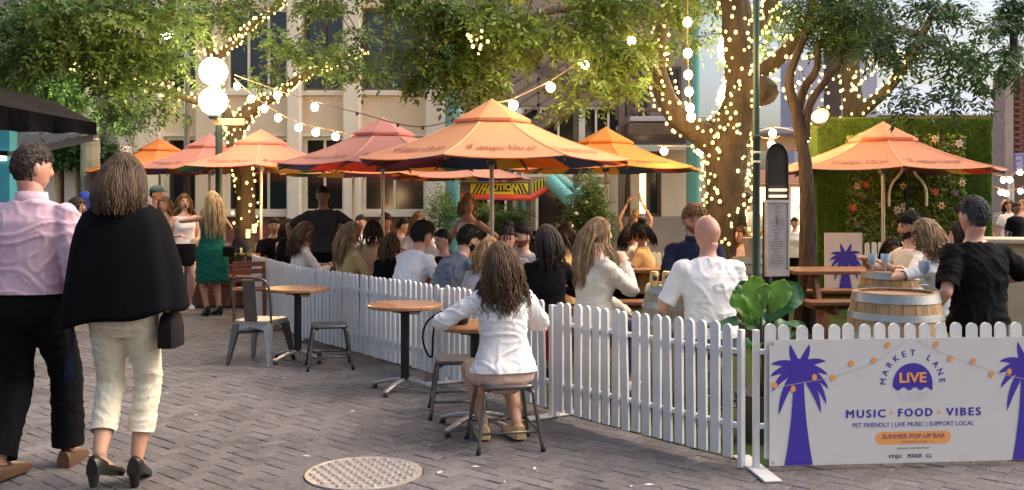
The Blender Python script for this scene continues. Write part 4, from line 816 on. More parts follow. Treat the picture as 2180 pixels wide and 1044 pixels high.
festoon('bulb string crossing behind the forked tree above the menu stand', [P(1400, 310, 13), P(1490, 312, 13), P(1560, 300, 13), P(1645, 272, 12.5), P(1717, 282, 12), P(1760, 260, 12)], [P(1411, 312, 13), P(1490, 310, 13), P(1645, 270, 12.5), P(1717, 282, 12)], 14)
festoon('short bulb string hanging below the slim post', [P(1610, 290, 12.6), P(1642, 296, 12.6), P(1660, 290, 12.6)], [P(1642, 296, 12.6)], 10)
festoon('bulb string over the far end of the lane beside the purple banner', [P(2110, 370, 18), P(2150, 375, 18), P(2180, 350, 18), P(2230, 300, 18)], [P(2131, 402, 18), P(2150, 375, 18), P(2172, 358, 18)], 12)
festoon('lower bulb string over the far lane crowd', [P(2110, 395, 19), P(2150, 405, 19), P(2200, 390, 19)], [P(2132, 401, 19), P(2143, 412, 19), P(2166, 386, 19)], 12)
# unseen lamps added around the strings to light crowd, leaves and pale tree
for q, w, c in ((P(590, 400, 14.4), 12, (1, .6, .28)), (P(440, 100, 13.2), 22, (1, .66, .3)), (P(640, 170, 13.2), 18, (1, .66, .3)), (P(280, 160, 12.6), 24, (1, .7, .34)), (P(1430, 320, 10.9), 22, (1, .56, .22)), (P(1440, 120, 10.2), 26, (1, .62, .24)), (P(1660, 130, 10.2), 12, (1, .6, .24)), (P(1330, 60, 9.8), 34, (1, .66, .26)), (P(1830, 200, 12.4), 14, (1, .6, .25)), (P(1000, 40, 9.2), 10, (1, .66, .28)), (P(1180, 110, 9.8), 20, (1, .64, .26)), (P(200, 190, 16.5), 60, (.85, 1, .75))): plight(q, w, c, .25)
# ------------------------------------------------------------------ picket fence
M_FENCE = mat('fence_white', (.78, .77, .74), .5, var=.05, scale=5, bump=.15, bscale=30, dirt=.3, objrand=.09)
FH, PW, PITCH = .82, .062, .0916
def picket_mesh(h=FH-.06, w=PW):
    g = MB(); pl = [(-w/2, 0), (w/2, 0), (w/2, h-w/2)]+[(w/2*cos(a), h-w/2+w/2*sin(a)) for a in np.linspace(.3, pi-.3, 7)]+[(-w/2, h-w/2)]
    g.prism(pl, Matrix.Rotation(pi/2, 4, 'X') @ Matrix.Translation((0, 0, -.009)), .018); return g.mesh('picket', M_FENCE)
PICK = picket_mesh()
def fence(label, a, b, feet=True, skip=0, pick=PICK, z0=.06, name='picket_fence', rails=(.2, .62), flip=1, ends=True):
    a, b = Vector((*a, 0)), Vector((*b, 0)); d = b-a; L = d.length; ang = math.atan2(d.y, d.x)
    t = thing(name, label, 'fence', a, ang, 'white picket fence panels')
    n = int(L/PITCH); s = (L-(n-1)*PITCH)/2
    for i in range(n): link('picket', pick, t, (s+i*PITCH, -.021*flip, z0+random.gauss(0, .003))).rotation_euler = (random.gauss(0, .006), random.gauss(0, .009), random.gauss(0, .02))
    for z in rails: g = MB(); g.bb(.02, L-.02, -.011, .011, z0+z-.03, z0+z+.0, bev=.003); g.build('rail', M_FENCE, t)
    for x in ((.012, L-.012) if ends else ()):
        g = MB(); g.bb(x-.016, x+.016, -.0105, .0105 + .016, .012, FH-.03, bev=.003); g.build('post', M_FENCE, t)
        if feet: g = MB(); g.bb(x-.05, x+.05, -.26, .26, .002, .014, bev=.003); g.build('foot_plate', M_FENCE, t)
    return t
A, B_, C_, D_, E_ = FENCE
mid = lambda p, q, f: (p[0]+(q[0]-p[0])*f, p[1]+(q[1]-p[1])*f)
fence('picket fence panel farthest along the lane, behind the grey metal chair', A, mid(A, B_, .985), False)
fence('picket fence panel behind the middle round table', mid(A, B_, 1), mid(B_, C_, .985), False)
fence('short picket fence panel behind the seated woman in white', mid(B_, C_, 1), mid(C_, D_, .98))
fence('picket fence panel running to the corner beside the palm banner', D_, E_, False)
FR0, FR1 = (1.37, 5.31), (3.45, 5.50)
ff = fence('front picket fence panel carrying the printed palm banner', FR0, FR1)
for i, (p, q) in enumerate((((-5.35, 16.6), (-3.95, 16.4)),)): fence('picket fence panel at the back of the enclosure behind the planter box', p, q, False)
fence('picket fence panel behind the two women at the chatting table', (PX(1365, 13.5), 13.5), (PX(1440, 13.5), 13.3), False)
fence('picket fence panel standing before the flower wall', (PX(1836, 12.2), 12.2), (PX(1990, 12.2), 12.3), False, pick=picket_mesh(.95), rails=(.25, .78), ends=False)
fence('picket fence end panel beside the woman in the green dress', (PX(402, 13.7), 13.7), (PX(432, 13.9), 13.9), False)
# ------------------------------------------------------------------ printed banner
M_BANW = mat('banner_white', (.66, .64, .62), .45, var=.02, bump=.05, bscale=5, dirt=.06); M_PUR = mat('ink_purple', (.06, .03, .36), .5, var=.03, bump=0); M_ORG = mat('ink_orange', (.85, .36, .1), .5, var=.03, bump=0); M_INK = mat('ink_dark', (.03, .025, .05), .5, bump=0); M_LINE = mat('ink_grey', (.5, .46, .46), .6, bump=0); M_WAVE = mat('ink_pale', (.56, .55, .56), .6, bump=0)
bn0 = Vector((1.443, 5.27, 0)); bang = math.atan2(FR1[1]-FR0[1], FR1[0]-FR0[0]); BW, BZ0, BZ1 = 1.68, .03, .738
ban = thing('palm_banner', 'white printed banner with purple palms reading MARKET LANE LIVE on the front fence', 'banner', bn0, bang)
g = MB(); g.bb(0, BW, -.004, .0, BZ0, BZ1); g.build('sheet', M_BANW, ban)
for x in (.02, BW-.02):
    for z in (BZ0+.02, BZ1-.02): g = MB(); g.lathe([(.008, 0), (.008, .003), (.004, .004), (0.001, .004)], n=8); o = g.build('eyelet', M_STEEL, ban, loc=(x, -.004, z)); o.rotation_euler = (pi/2, 0, 0)
def bpx(x, y): # banner coordinates from the picture
    Yb = 5.29+(x-1632)/548*.15; return ((PX(x, Yb)-bn0.x)/cos(bang), PZ(y, Yb))
def ink(polys, m, name, lay=1, par=ban):
    g = MB(); th = -.004-.0007*lay
    for i, pl in enumerate(polys): g.add([(x, th-i*2e-5, z) for x, z in pl], [tuple(range(len(pl)))])
    return g.build(name, m, par)
def frond(c, ang, L, w, bend):
    up, lo = [], []
    for i in range(9):
        t = i/8; a = ang-bend*t*t; 
        x = c[0]+L*t*cos(ang-bend*t*.5); z = c[1]+L*t*sin(ang-bend*t*.5); ww = w*sin(pi*min(1, .12+t*.88))**.7*(1-t*.35)
        up.append((x-sin(a)*ww/2, z+cos(a)*ww/2)); lo.append((x+sin(a)*ww/2, z-cos(a)*ww/2))
    return [[up[i], up[i+1], lo[i+1], lo[i]] for i in range(8)]
def palm(cx_, cz_, s, base_z, clip=None):
    P_ = []
    for an, L, bd in ((52, .28, -.45), (122, .27, .4), (34, .31, .75), (150, .31, -.75), (8, .33, .75), (174, .33, -.75), (-12, .4, .8), (196, .38, -.85), (-46, .54, .6), (232, .54, -.5), (-28, .5, .85)):
        P_ += frond((cx_, cz_), rad(an), L*s, .092*s, bd)
    P_.append([(cx_+.1*s*cos(a), cz_+.1*s*sin(a)) for a in np.linspace(0, 2*pi, 20, endpoint=False)])
    n = 10
    for i in range(n):
        t0, t1 = i/n, (i+1)/n; z = lambda t: cz_+(base_z-cz_)*t; w = lambda t: (.055+.1*t**2.)*s
        P_.append([(cx_-w(t0), z(t0)), (cx_+w(t0), z(t0)), (cx_+w(t1), z(t1)), (cx_-w(t1), z(t1))])
    if clip: P_ = [[(min(max(x, clip[0]), clip[1]), min(max(z, clip[2]), clip[3])) for x, z in p] for p in P_]
    return P_
lx, lz = bpx(1697, 782); rx_, rz_ = bpx(2177, 775)
for x, z in ((lx, lz), (rx_, rz_)): ink(palm(x, z, .53, BZ0+.003, (.004, BW-.004, BZ0+.003, BZ1-.004)), M_PUR, 'printed_palm')
LC = bpx(1938, 815)
n = 30; half = [(LC[0]+.118*cos(a), LC[1]-.0+.118*sin(a)) for a in np.linspace(0, pi, n)]; wv = [(LC[0]-.118+.236*i/32, LC[1]-.028+.009*cos(2*pi*i/32*3.5+.3)) for i in range(33)]
ink([[half[i], half[i+1], (half[i+1][0], LC[1]), (half[i][0], LC[1])] for i in range(n-1)]+[[(wv[i][0], LC[1]), wv[i], wv[i+1], (wv[i+1][0], LC[1])] for i in range(32)], M_PUR, 'printed_sun')
for j in range(4):
    zz = LC[1]-.05-.014*j; w_ = .1-.008*j; pl = [(LC[0]-w_+2*w_*i/24, zz+.004*cos(2*pi*i/24*3)) for i in range(25)]; ink([[pl[i], pl[i+1], (pl[i+1][0], pl[i+1][1]-.003), (pl[i][0], pl[i][1]-.003)] for i in range(24)], M_WAVE, 'printed_wave')
def word(t, x, z, h, m, bold=.0, width=None, lay=2, sp=1., par=ban, name='lettering', shear=0., rot=0):
    vs_, fs_ = text_mesh(t, 1., 0., sp); xs = [v[0] for v in vs_]; ys = [v[1] for v in vs_]; k = h/.73; kx = width/(max(xs)-min(xs)) if width else k; mx_ = (max(xs)+min(xs))/2
    g = MB(); th = -.004-.0007*lay
    for i, (ox, oz) in enumerate(((0, 0), (-1, 0), (1, 0), (0, 1), (0, -1)) if bold else ((0, 0),)):
        vv = []
        for v in vs_: a, b_ = (v[0]-mx_)*kx+ox*bold*k*1.5, v[1]*k-h/2+oz*bold*k; vv.append((x+a*cos(rot)-b_*sin(rot), th-i*6e-5, z+a*sin(rot)+b_*cos(rot)))
        g.add(vv, fs_)
    return g.build(name, m, par)
word('LIVE', LC[0], bpx(1937, 801)[1], .058, M_ORG, .03, .155, 4)
for i, ch in enumerate('MARKET LANE'):
    if ch == ' ': continue
    a = rad(180-5-i*17.); R = .178; word(ch, LC[0]+R*cos(a), LC[1]+.0+R*sin(a), .036, M_PUR, .012, None, rot=a-pi/2)
def line_of(t, y, x0, x1, h, m, bold, lay=2, sp=1.):
    a, b_ = bpx(x0, y), bpx(x1, y); word(t, (a[0]+b_[0])/2, bpx((x0+x1)/2, y)[1], h, m, bold, b_[0]-a[0], lay, sp)
line_of('MUSIC', 878, 1798, 1880, .046, M_PUR, .028, sp=1.3); line_of('FOOD', 875, 1908, 1979, .046, M_PUR, .028, sp=1.3); line_of('VIBES', 873, 2009, 2081, .046, M_PUR, .028, sp=1.3)
for x in (1893, 1993): c = bpx(x, 876); ink([[(c[0]+.009*cos(a), c[1]+.009*sin(a)) for a in np.linspace(0, 2*pi, 14, endpoint=False)]], M_ORG, 'printed_dot')
line_of('PET FRIENDLY | LIVE MUSIC | SUPPORT LOCAL', 900, 1811, 2067, .026, M_PUR, .004)
c0, c1 = bpx(1872, 929), bpx(2006, 929); r_ = .036; zc = bpx(1940, 929)[1]
ink([[(c0[0]+r_*cos(a), zc+r_*sin(a)) for a in np.linspace(pi/2, 1.5*pi, 12)]+[(c1[0]+r_*cos(a), zc+r_*sin(a)) for a in np.linspace(-pi/2, pi/2, 12)]], M_ORG, 'printed_pill')
line_of('SUMMER POP-UP BAR', 925, 1874, 2006, .026, mat('ink_plum', (.3, .1, .2), .5, bump=0), .012, 3); line_of('MARKET LANE', 937, 1915, 1968, .01, mat('ink_plum', (.3, .1, .2)), 0, 3)
line_of('PROUDLY SUPPORTED BY', 951, 1906, 1974, .009, M_INK, .004); line_of('mjc', 967, 1888, 1916, .026, M_INK, .012); line_of('POOLES', 967, 1928, 1957, .022, M_INK, .02); line_of('G', 967, 1965, 1977, .022, M_INK, .01)
def cordline(pts):
    for (x0, y0), (x1, y1) in zip(pts[:-1], pts[1:]): a, b_ = bpx(x0, y0), bpx(x1, y1); ink([[(a[0], a[1]), (b_[0], b_[1]), (b_[0], b_[1]-.003), (a[0], a[1]-.003)]], M_LINE, 'printed_cord', 5.2)
cordline([(1640, 824), (1730, 808), (1775, 800), (1860, 768), (1925, 722)]); cordline([(1945, 722), (1990, 745), (2070, 775), (2130, 795), (2178, 805)])
for x, y in ((1646, 818), (1685, 826), (1730, 801), (1769, 802), (1808, 772), (1856, 765), (1885, 733), (1987, 731), (2017, 761), (2065, 766), (2104, 794), (2141, 789)):
    c = bpx(x, y); ink([[(c[0]+.0155*cos(a), c[1]+.018*sin(a)) for a in np.linspace(0, 2*pi, 16, endpoint=False)]], M_ORG, 'printed_bulb', 6)
# ------------------------------------------------------------------ umbrellas
GLYPH = {'C': (1.05, [[(.92, 1.4), (.5, 1.6), (.1, 1.1), (.1, .5), (.45, 0), (.95, .25)], [(.5, 1.45), (.5, .3)]]), 'a': (.8, [[(.15, .9), (.5, 1), (.6, .8), (.6, .1), (.75, 0)], [(.6, .6), (.15, .5), (.1, .2), (.3, 0), (.6, .2)]]),
 'm': (1.1, [[(0, 1), (.15, .9), (.15, 0)], [(.15, .85), (.45, 1), (.5, .85), (.5, 0)], [(.5, .85), (.8, 1), (.88, .85), (.88, .05), (1., 0)]]), 'p': (.78, [[(0, 1), (.15, .9), (.15, -.6)], [(.15, .85), (.5, 1), (.65, .7), (.6, .2), (.3, 0), (.15, .1)]]),
 'o': (.78, [[(.35, 1), (.1, .7), (.1, .3), (.35, 0), (.6, .3), (.6, .7), (.35, 1)]]), 'V': (1.1, [[(0, 1.5), (.2, 1.6), (.3, 1.3), (.3, .4), (.55, 0)], [(.55, 0), (.95, .4), (.95, 1.1), (.75, 1.5), (.55, 1.3)]]),
 'i': (.4, [[(0, .95), (.15, 1), (.15, .1), (.3, 0)], [(.08, 1.35), (.22, 1.45)]]), 'e': (.72, [[(.1, .5), (.5, .75), (.4, 1), (.12, .75), (.1, .3), (.35, 0), (.6, .2)]]), 'j': (.42, [[(.05, .95), (.2, 1), (.2, -.3), (-.1, -.6)], [(.12, 1.35), (.26, 1.45)]])}
def blackletter(t):
    x = 0; Q = []; nb_ = Vector((cos(rad(38)), sin(rad(38))))*.12
    for ch in t:
        if ch == ' ': x += .25; continue
        w, st = GLYPH[ch]
        for pl in st:
            for p, q in zip(pl[:-1], pl[1:]): p, q = Vector((x+p[0], p[1])), Vector((x+q[0], q[1])); Q.append([p-nb_, p+nb_, q+nb_, q-nb_])
        x += w
    return [[((p.x-x/2), p.y-.5) for p in q] for q in Q], x
BL, BLW = blackletter('Campo Viejo')
PATCH = [mat('patch_%d' % i, c, .8, var=.06, bump=.1, trans=.4) for i, c in enumerate(((.55, .08, .05), (.75, .42, .05), (.05, .1, .35), (.05, .2, .12), (.8, .3, .06), (.3, .12, .3), (.6, .5, .1), (.12, .05, .06)))]
M_INKU = mat('print_maroon', (.16, .03, .03), .7, bump=0)
M_POLEU = mat('pole_alu', (.55, .5, .42), .4, .6, var=.05)
def umbrella(label, px, Y, zr, za, R, rot, col, text=True, base=True):
    t = thing('market_umbrella', label, 'umbrella', (PX(px, Y), Y, 0), group='branded market umbrellas'); N = 8
    cm = mat('canvas_%.2f_%.2f_%.2f' % col, col, .8, var=.06, scale=2, bump=.12, bscale=9, trans=.4, dirt=.12)
    ang = lambda i: rot+2*pi*i/N
    def S_(i, a, r): # canvas surface: panel i, a in -1..1 across, r 0 (peak) .. 1 (rim)
        p = Vector((cos(ang(i)), sin(ang(i)), 0)); q = Vector((cos(ang(i+1)), sin(ang(i+1)), 0)); m_ = (p*(1-a)+q*(1+a))/2*R*r
        sag = .035*sin(pi*r)*1.+.1*r*r*(1-a*a)*.6
        m_.z = za+(zr-za)*r-.05*sin(pi*r)-sag*.5; return m_
    g = MB(); li = MB(); rr = random.Random(int(px)); r0 = .24; nr = 9; na = 8
    for i in range(N):
        for j in range(nr):
            for k in range(na):
                f = lambda jj, kk: S_(i, -1+2*kk/na, r0+(1-r0)*jj/nr); q = [f(j, k), f(j, k+1), f(j+1, k+1), f(j+1, k)]; g.add(q, [(0, 3, 2, 1)])
        for j in range(3):
            mi = rr.randrange(8); sp_ = rr.uniform(-.4, .4)
            for a0, a1 in ((-1, sp_), (sp_, 1)):
                mi = (mi+rr.randrange(1, 7)) % 8; jj = [r0+.02+(1-r0-.03)*x/3 for x in (j, j+1)]; sub = 3
                for s in range(sub):
                    b0, b1 = a0+(a1-a0)*s/sub, a0+(a1-a0)*(s+1)/sub
                    li.add([S_(i, b0, jj[0])-Vector((0, 0, .014)), S_(i, b1, jj[0])-Vector((0, 0, .014)), S_(i, b1, jj[1])-Vector((0, 0, .014)), S_(i, b0, jj[1])-Vector((0, 0, .014))], [(0, 1, 2, 3)], mi)
    o = g.build('canopy', cm, t); bmw = bmesh.new(); bmw.from_mesh(o.data); bmesh.ops.remove_doubles(bmw, verts=bmw.verts, dist=1e-4); bmw.to_mesh(o.data); bmw.free(); autosmooth(o, 12)
    li.build('lining', PATCH, t)
    for i in range(N):
        sm = MB(); pts = [S_(i, -1, r0+.05+(1-r0-.05)*j/8)+Vector((0, 0, .006)) for j in range(9)]; u = Vector((-sin(ang(i)), cos(ang(i)), 0))*.011
        sm.add([q for p in pts for q in (p-u-Vector((0, 0, .004)), p+Vector((0, 0, .003)), p+u-Vector((0, 0, .004)))], [f for j in range(8) for f in ((3*j, 3*j+3, 3*j+4, 3*j+1), (3*j+1, 3*j+4, 3*j+5, 3*j+2))]); sm.build('seam', mat('seam_%.2f_%.2f_%.2f' % col, tuple(c*.86 for c in col), .8, bump=.2), o)
    v = MB()
    for i in range(N):
        f = lambda a, r: S_(i, a, r)+Vector((0, 0, .035+.02*(1-r))); 
        for j in range(3): v.add([f(-1, .29*j/3), f(1, .29*j/3), f(1, .29*(j+1)/3), f(-1, .29*(j+1)/3)], [(0, 3, 2, 1)])
        v.add([f(-1, .29), f(1, .29), f(1, .29)-Vector((0, 0, .03)), f(-1, .29)-Vector((0, 0, .03))], [(0, 3, 2, 1)])
    v.build('vent_cap', cm, o)
    if text:
        for i in range(N):
            mid_ = S_(i, 0, .9); out = Vector((mid_.x, mid_.y, 0)).normalized()
            if (Vector((PX(px, Y), Y, 0))+mid_).normalized().dot(out) > .25: continue
            g = MB(); k = .08*R/1.45
            for q in BL:
                w = []
                for x, y in q:
                    r = .8-y*k/R/.95; hw = R*r*sin(pi/N); w.append(S_(i, max(-1, min(1, x*k/hw)), r)+out*.008+Vector((0, 0, .014)))
                g.add(w, [(0, 1, 2, 3)])
            g.build('lettering', M_INKU, o)
    g = MB(); g.lathe([(.024, .05), (.024, za-.05)], n=14); g.lathe([(.03, za-.03), (.035, za+.02), (.015, za+.05)], n=12); autosmooth(g.build('pole', M_POLEU, t))
    g = MB(); zh = zr+.02; g.lathe([(.05, zh-.06), (.055, zh), (.04, zh+.05)], n=12); hb = g.build('hub', M_DARKM, t)
    for i in range(N):
        a = ang(i); d = Vector((cos(a), sin(a), 0)); g = MB(); g.bar(Vector((0, 0, za-.2))+d*.05, d*(R-.03)+Vector((0, 0, zr-.04)), .018, .024); rb = g.build('rib', M_DARKM, t)
        g = MB(); g.bar(d*.05+Vector((0, 0, zh)), d*R*.5+Vector((0, 0, (za+zr)/2-.1)), .014, .018); g.build('strut', M_DARKM, rb)
    if base: g = MB(); g.lathe([(.26, 0), (.26, .05), (.06, .08), (.035, .3)], n=20); autosmooth(g.build('base', M_DARKM, t))
    return t
OR, PK_SKY, TN, SL = (.78, .27, .08), (.68, .28, .23), (.68, .34, .2), (.74, .31, .17)  # the pink tone is sky light put into the orange cloth colour
umbrella('small bright orange umbrella half hidden behind the brown-haired woman', 340, 18, 2.13, 2.72, 1.35, .25, (.8, .24, .06))
umbrella('salmon pink umbrella below the twin globe lamp', 446, 16.2, 2.1, 2.66, 1.42, .1, PK_SKY)
umbrella('dusty pink umbrella in front of the twin globe lamp', 556, 14.6, 2.06, 2.61, 1.42, .2, PK_SKY)
umbrella('lilac-pink umbrella between the dusty pink and the large tan umbrella', 815, 12.2, 2.0, 2.58, 1.45, -.15, (.68, .31, .27))  # lilac-pink again has sky light mixed into the canvas colour
umbrella('largest tan umbrella with CAMPO VIEJO lettering over the crowded tables', 1047, 10.1, 1.96, 2.58, 1.5, -.28, TN)
umbrella('bright orange umbrella behind the largest tan one', 1290, 14, 2.02, 2.6, 1.45, .1, (.82, .3, .06))
umbrella('orange umbrella in front of the flower wall', 1880, 12, 1.93, 2.5, 1.46, -.22, SL)
umbrella('far umbrella whose low rim shows under the lilac-pink one', 752, 17.2, 2.05, 2.55, 1.36, 0, (.8, .3, .12), False)
umbrella('far salmon umbrella behind the tan umbrella pole', 985, 18, 2.0, 2.5, 1.35, .2, (.72, .36, .24), False)
# ------------------------------------------------------------------ round tables, stools and chair on the lane
M_WOODT = mat('table_wood', (.36, .17, .07), .35, var=.3, scale=5, bump=.1, stretch=(1, 9, 1), coat=.4); M_IRON = mat('black_iron', (.018, .018, .02), .45, .3, var=.2); M_CHROME = mat('scuffed_alu', (.45, .44, .43), .46, .8, var=.15, dirt=.3); M_GUN = mat('gunmetal', (.14, .13, .12), .38, .75, var=.25, scale=8, dirt=.3)
def round_table(label, loc, rz=0, R=.3, h=.7):
    t = thing('round_table', label, 'table', loc, rz, 'round pedestal tables on the lane')
    g = MB(); g.lathe([(R-.01, h-.032), (R, h-.026), (R, h-.006), (R-.008, h), (.001, h)], n=48); autosmooth(g.build('table_top', M_WOODT, t))
    g = MB(); g.lathe([(.035, .09), (.035, h-.08), (.05, h-.075), (.05, h-.06)], n=18); g.box((0, 0, h-.048), (.22, .22, .02)); autosmooth(g.build('column', M_IRON, t))
    g = MB(); g.box((.07, -.03, h-.07), (.09, .05, .03), bev=.006); g.build('latch', M_CHROME, t)
    for i in range(4):
        a = pi/4+i*pi/2; d = Vector((cos(a), sin(a), 0)); g = MB(); g.bar(d*.03+Vector((0, 0, .09)), d*.17+Vector((0, 0, .07)), .045, .03, bev=.006); g.bar(d*.16+Vector((0, 0, .071)), d*.3+Vector((0, 0, .035)), .042, .026, bev=.008)
        f = g.build('base_leg', M_CHROME, t); q = MB(); q.lathe([(.022, 0), (.022, .012), (.012, .03)], d*.285, 12); q.build('glide', M_IRON, f)
    return t
T1p, T2p, T3p = G(634, 768), G(862, 832), G(1012, 912)
round_table('round pedestal table beside the grey metal chair', T1p, .2)
round_table('round pedestal table standing alone in the middle of the lane', T2p, .35)
round_table('round pedestal table with a black bag on it before the seated woman', T3p, .15, .27)
def stool(label, loc, rz=0, h=.40):
    t = thing('metal_stool', label, 'stool', loc, rz, 'low gunmetal stools'); g = MB(); s = .155
    pl = []
    for cx_, cy_, a0 in ((s-.05, s-.05, 0), (-s+.05, s-.05, pi/2), (-s+.05, -s+.05, pi), (s-.05, -s+.05, 1.5*pi)): pl += [(cx_+.05*cos(a0+k*pi/8), cy_+.05*sin(a0+k*pi/8)) for k in range(5)]
    g.loft([[Vector((x*q, y*q, z)) for x, y in pl] for q, z in ((1, h-.028), (1.04, h-.02), (1.04, h-.008), (1.0, h), (.8, h-.004), (.1, h-.005))]); autosmooth(g.build('seat', M_GUN, t), 40)
    for sx in (-1, 1):
        for sy in (-1, 1):
            g = MB(); g.tube(catmull([(sx*.11, sy*.11, h-.03), (sx*.145, sy*.145, h-.045), (sx*.155, sy*.155, h-.09), (sx*.2, sy*.2, 0.006)], 5), .0125, 8); q = g.build('leg', M_GUN, t, True); k = MB(); k.lathe([(.016, 0), (.016, .02)], (sx*.2, sy*.2, 0), 8); k.build('foot', M_IRON, q)
    r = .182
    for a, b_ in (((-r, -r), (r, -r)), ((r, -r), (r, r)), ((r, r), (-r, r)), ((-r, r), (-r, -r))): g = MB(); g.tube([(a[0], a[1], .12), (b_[0], b_[1], .12)], .009, 8); g.build('stretcher', M_GUN, t, True)
    return t
SEATP = G(1073, 948)
stool('low metal stool standing between two round tables', G(701, 782), .25)
stool('low metal stool pushed in by the bag table', G(975, 880), .1)
stool('low metal stool the woman in white sits on', SEATP, .22)
def tolix(label, loc, rz):
    t = thing('metal_chair', label, 'chair', loc, rz); h = .42; g = MB(); s = .18
    g.loft([[Vector((x*s*q, y*s*q, z)) for x, y in ((-.9, -1), (.9, -1), (1, -.8), (1.05, .8), (.9, 1), (-.9, 1), (-1.05, .8), (-1, -.8))] for q, z in ((1.0, h-.05), (1.05, h-.03), (1.05, h-.006), (.98, h), (.85, h-.012), (.05, h-.012))]); autosmooth(g.build('seat', M_CHROME, t), 40)
    g = MB(); g.bar((0, -.185, h-.02), (0, -.235, .80), .13, .006); pl = [(-.075, h-.03), (.075, h-.03), (.06, .8), (-.06, .8)]
    autosmooth(g.build('back_panel', M_GUN, t))
    g = MB(); g.tube(catmull([(-.185, -.15, h-.02), (-.195, -.18, .6), (-.185, -.215, .76), (-.12, -.24, .815), (0, -.245, .82), (.12, -.24, .815), (.185, -.215, .76), (.195, -.18, .6), (.185, -.15, h-.02)], 6), .011, 8); g.build('back_frame', M_GUN, t, True)
    for sx in (-1, 1):
        for sy in (-1, 1):
            g = MB(); a, b_ = Vector((sx*.16, sy*.16, h-.04)), Vector((sx*.215, sy*.235, .004)); rings = []
            for f in np.linspace(0, 1, 6): c = a.lerp(b_, f); w = .032*(1-f)+.014*f; rings.append([c+Vector((x*w, y*w, 0)) for x, y in ((-1, -1), (1, -1), (1, 1), (-1, 1))])
            g.loft(rings); g.build('leg', M_GUN if sx*sy > 0 else M_CHROME, t)
    g = MB(); g.bar((-.18, -.18, .3), (.18, .18, .3), .006, .03); g.bar((-.18, .18, .306), (.18, -.18, .306), .006, .03); g.build('cross_brace', M_GUN, t)
    for y in (-1, 1): g = MB(); g.loft([[Vector((x, y*.178, z)), Vector((x, y*.184, z)), Vector((x, y*.184, zz)), Vector((x, y*.178, zz))] for x, z, zz in ((-.17, h-.16, h-.03), (-.12, h-.09, h-.03), (0, h-.06, h-.03), (.12, h-.09, h-.03), (.17, h-.16, h-.03))]); g.build('apron', M_CHROME, t)
    return t
tolix('grey metal chair with a solid splat facing the first round table', G(556, 772), -.25)
# black bag on the small table
t = thing('shoulder_bag', 'black shoulder bag with looping strap on the small round table', 'bag', T3p+Vector((-.15, -.03, .705)), .2); M_LEA = mat('black_leather', (.006, .005, .005), .75, spec=.2, var=.2, bump=.3)
g = MB(); g.loft([[Vector((x*.1*q, y*.06*q, z)) for x, y in ((-1, -.6), (-.6, -1), (.6, -1), (1, -.6), (1, .6), (.6, 1), (-.6, 1), (-1, .6))] for q, z in ((.95, 0), (1, .02), (.95, .06), (.6, .085), (.3, .09))]); autosmooth(g.build('pouch', M_LEA, t), 60)
g = MB(); g.tube(catmull([(.06, -.02, .08), (-.05, -.08, .1), (-.17, -.1, .04), (-.21, -.1, -.06), (-.19, -.1, -.16), (-.15, -.09, -.2), (-.14, -.08, -.06), (-.12, -.07, .01), (-.06, 0, .07)], 6), .007, 6); g.build('strap', M_LEA, t, True)
# ------------------------------------------------------------------ picnic tables
M_PIC = mat('picnic_wood', (.24, .1, .045), .5, var=.3, scale=4, bump=.25, stretch=(.6, 6, 6), coat=.15)
plk = {}
def picnic(label, loc, rz, L=1.6, h=.75, hb=.44):
    t = thing('picnic_table', label, 'table', loc, rz, 'wooden picnic tables')
    def plank(x, y, z, l, w): 
        if (l, w) not in plk: g = MB(); g.box((0, 0, 0), (l, w, .04), bev=.005); plk[l, w] = g.mesh('plank', M_PIC)
        return plk[l, w]
    for i in range(5): link('plank', plank(0, 0, 0, L, .132), t, (0, -.28+i*.14, h-.02))
    for s in (-1, 1):
        b = MB(); b.bar((-L/2+.1, s*.62, hb-.03), (L/2-.1, s*.62, hb-.03), .03, .05); be = b.build('bench', M_PIC, t)
        for k in range(2): link('plank', plank(0, 0, 0, L, .132), be, (0, s*.62+(k-.5)*.14, hb+.018))
    for x in (-L/2+.25, L/2-.25):
        g = MB(); g.bar((x, -.2, h-.05), (x, -.55, 0.01), .05, .09); g.bar((x+.06, .2, h-.05), (x+.06, .55, 0.01), .05, .09); g.build('leg_frame', M_PIC, t); g = MB(); g.bar((x+.03, -.72, hb-.055), (x+.03, .72, hb-.055), .04, .09); g.build('cross_bar', M_PIC, t)
    return t
picnic('picnic table crowded by the man in blue and the woman in black', (.1, 9.1, 0), rad(-54), 1.7)
picnic('picnic table under the lilac-pink umbrella with the curly-haired woman', (-1.5, 11.0, 0), rad(-58), 1.6)
picnic('dark picnic table between the blond woman and the barrel', (PX(1325, 10.2), 10.4, 0), rad(4), 1.5, .8, .46)
picnic('empty picnic table by the printed palm board', (PX(1790, 10.2), 10.2, 0), rad(3), 1.25, .8, .48)
picnic('far picnic table behind the dusty pink umbrella pole', (PX(560, 13.6), 14.2, 0), rad(5), 1.6)
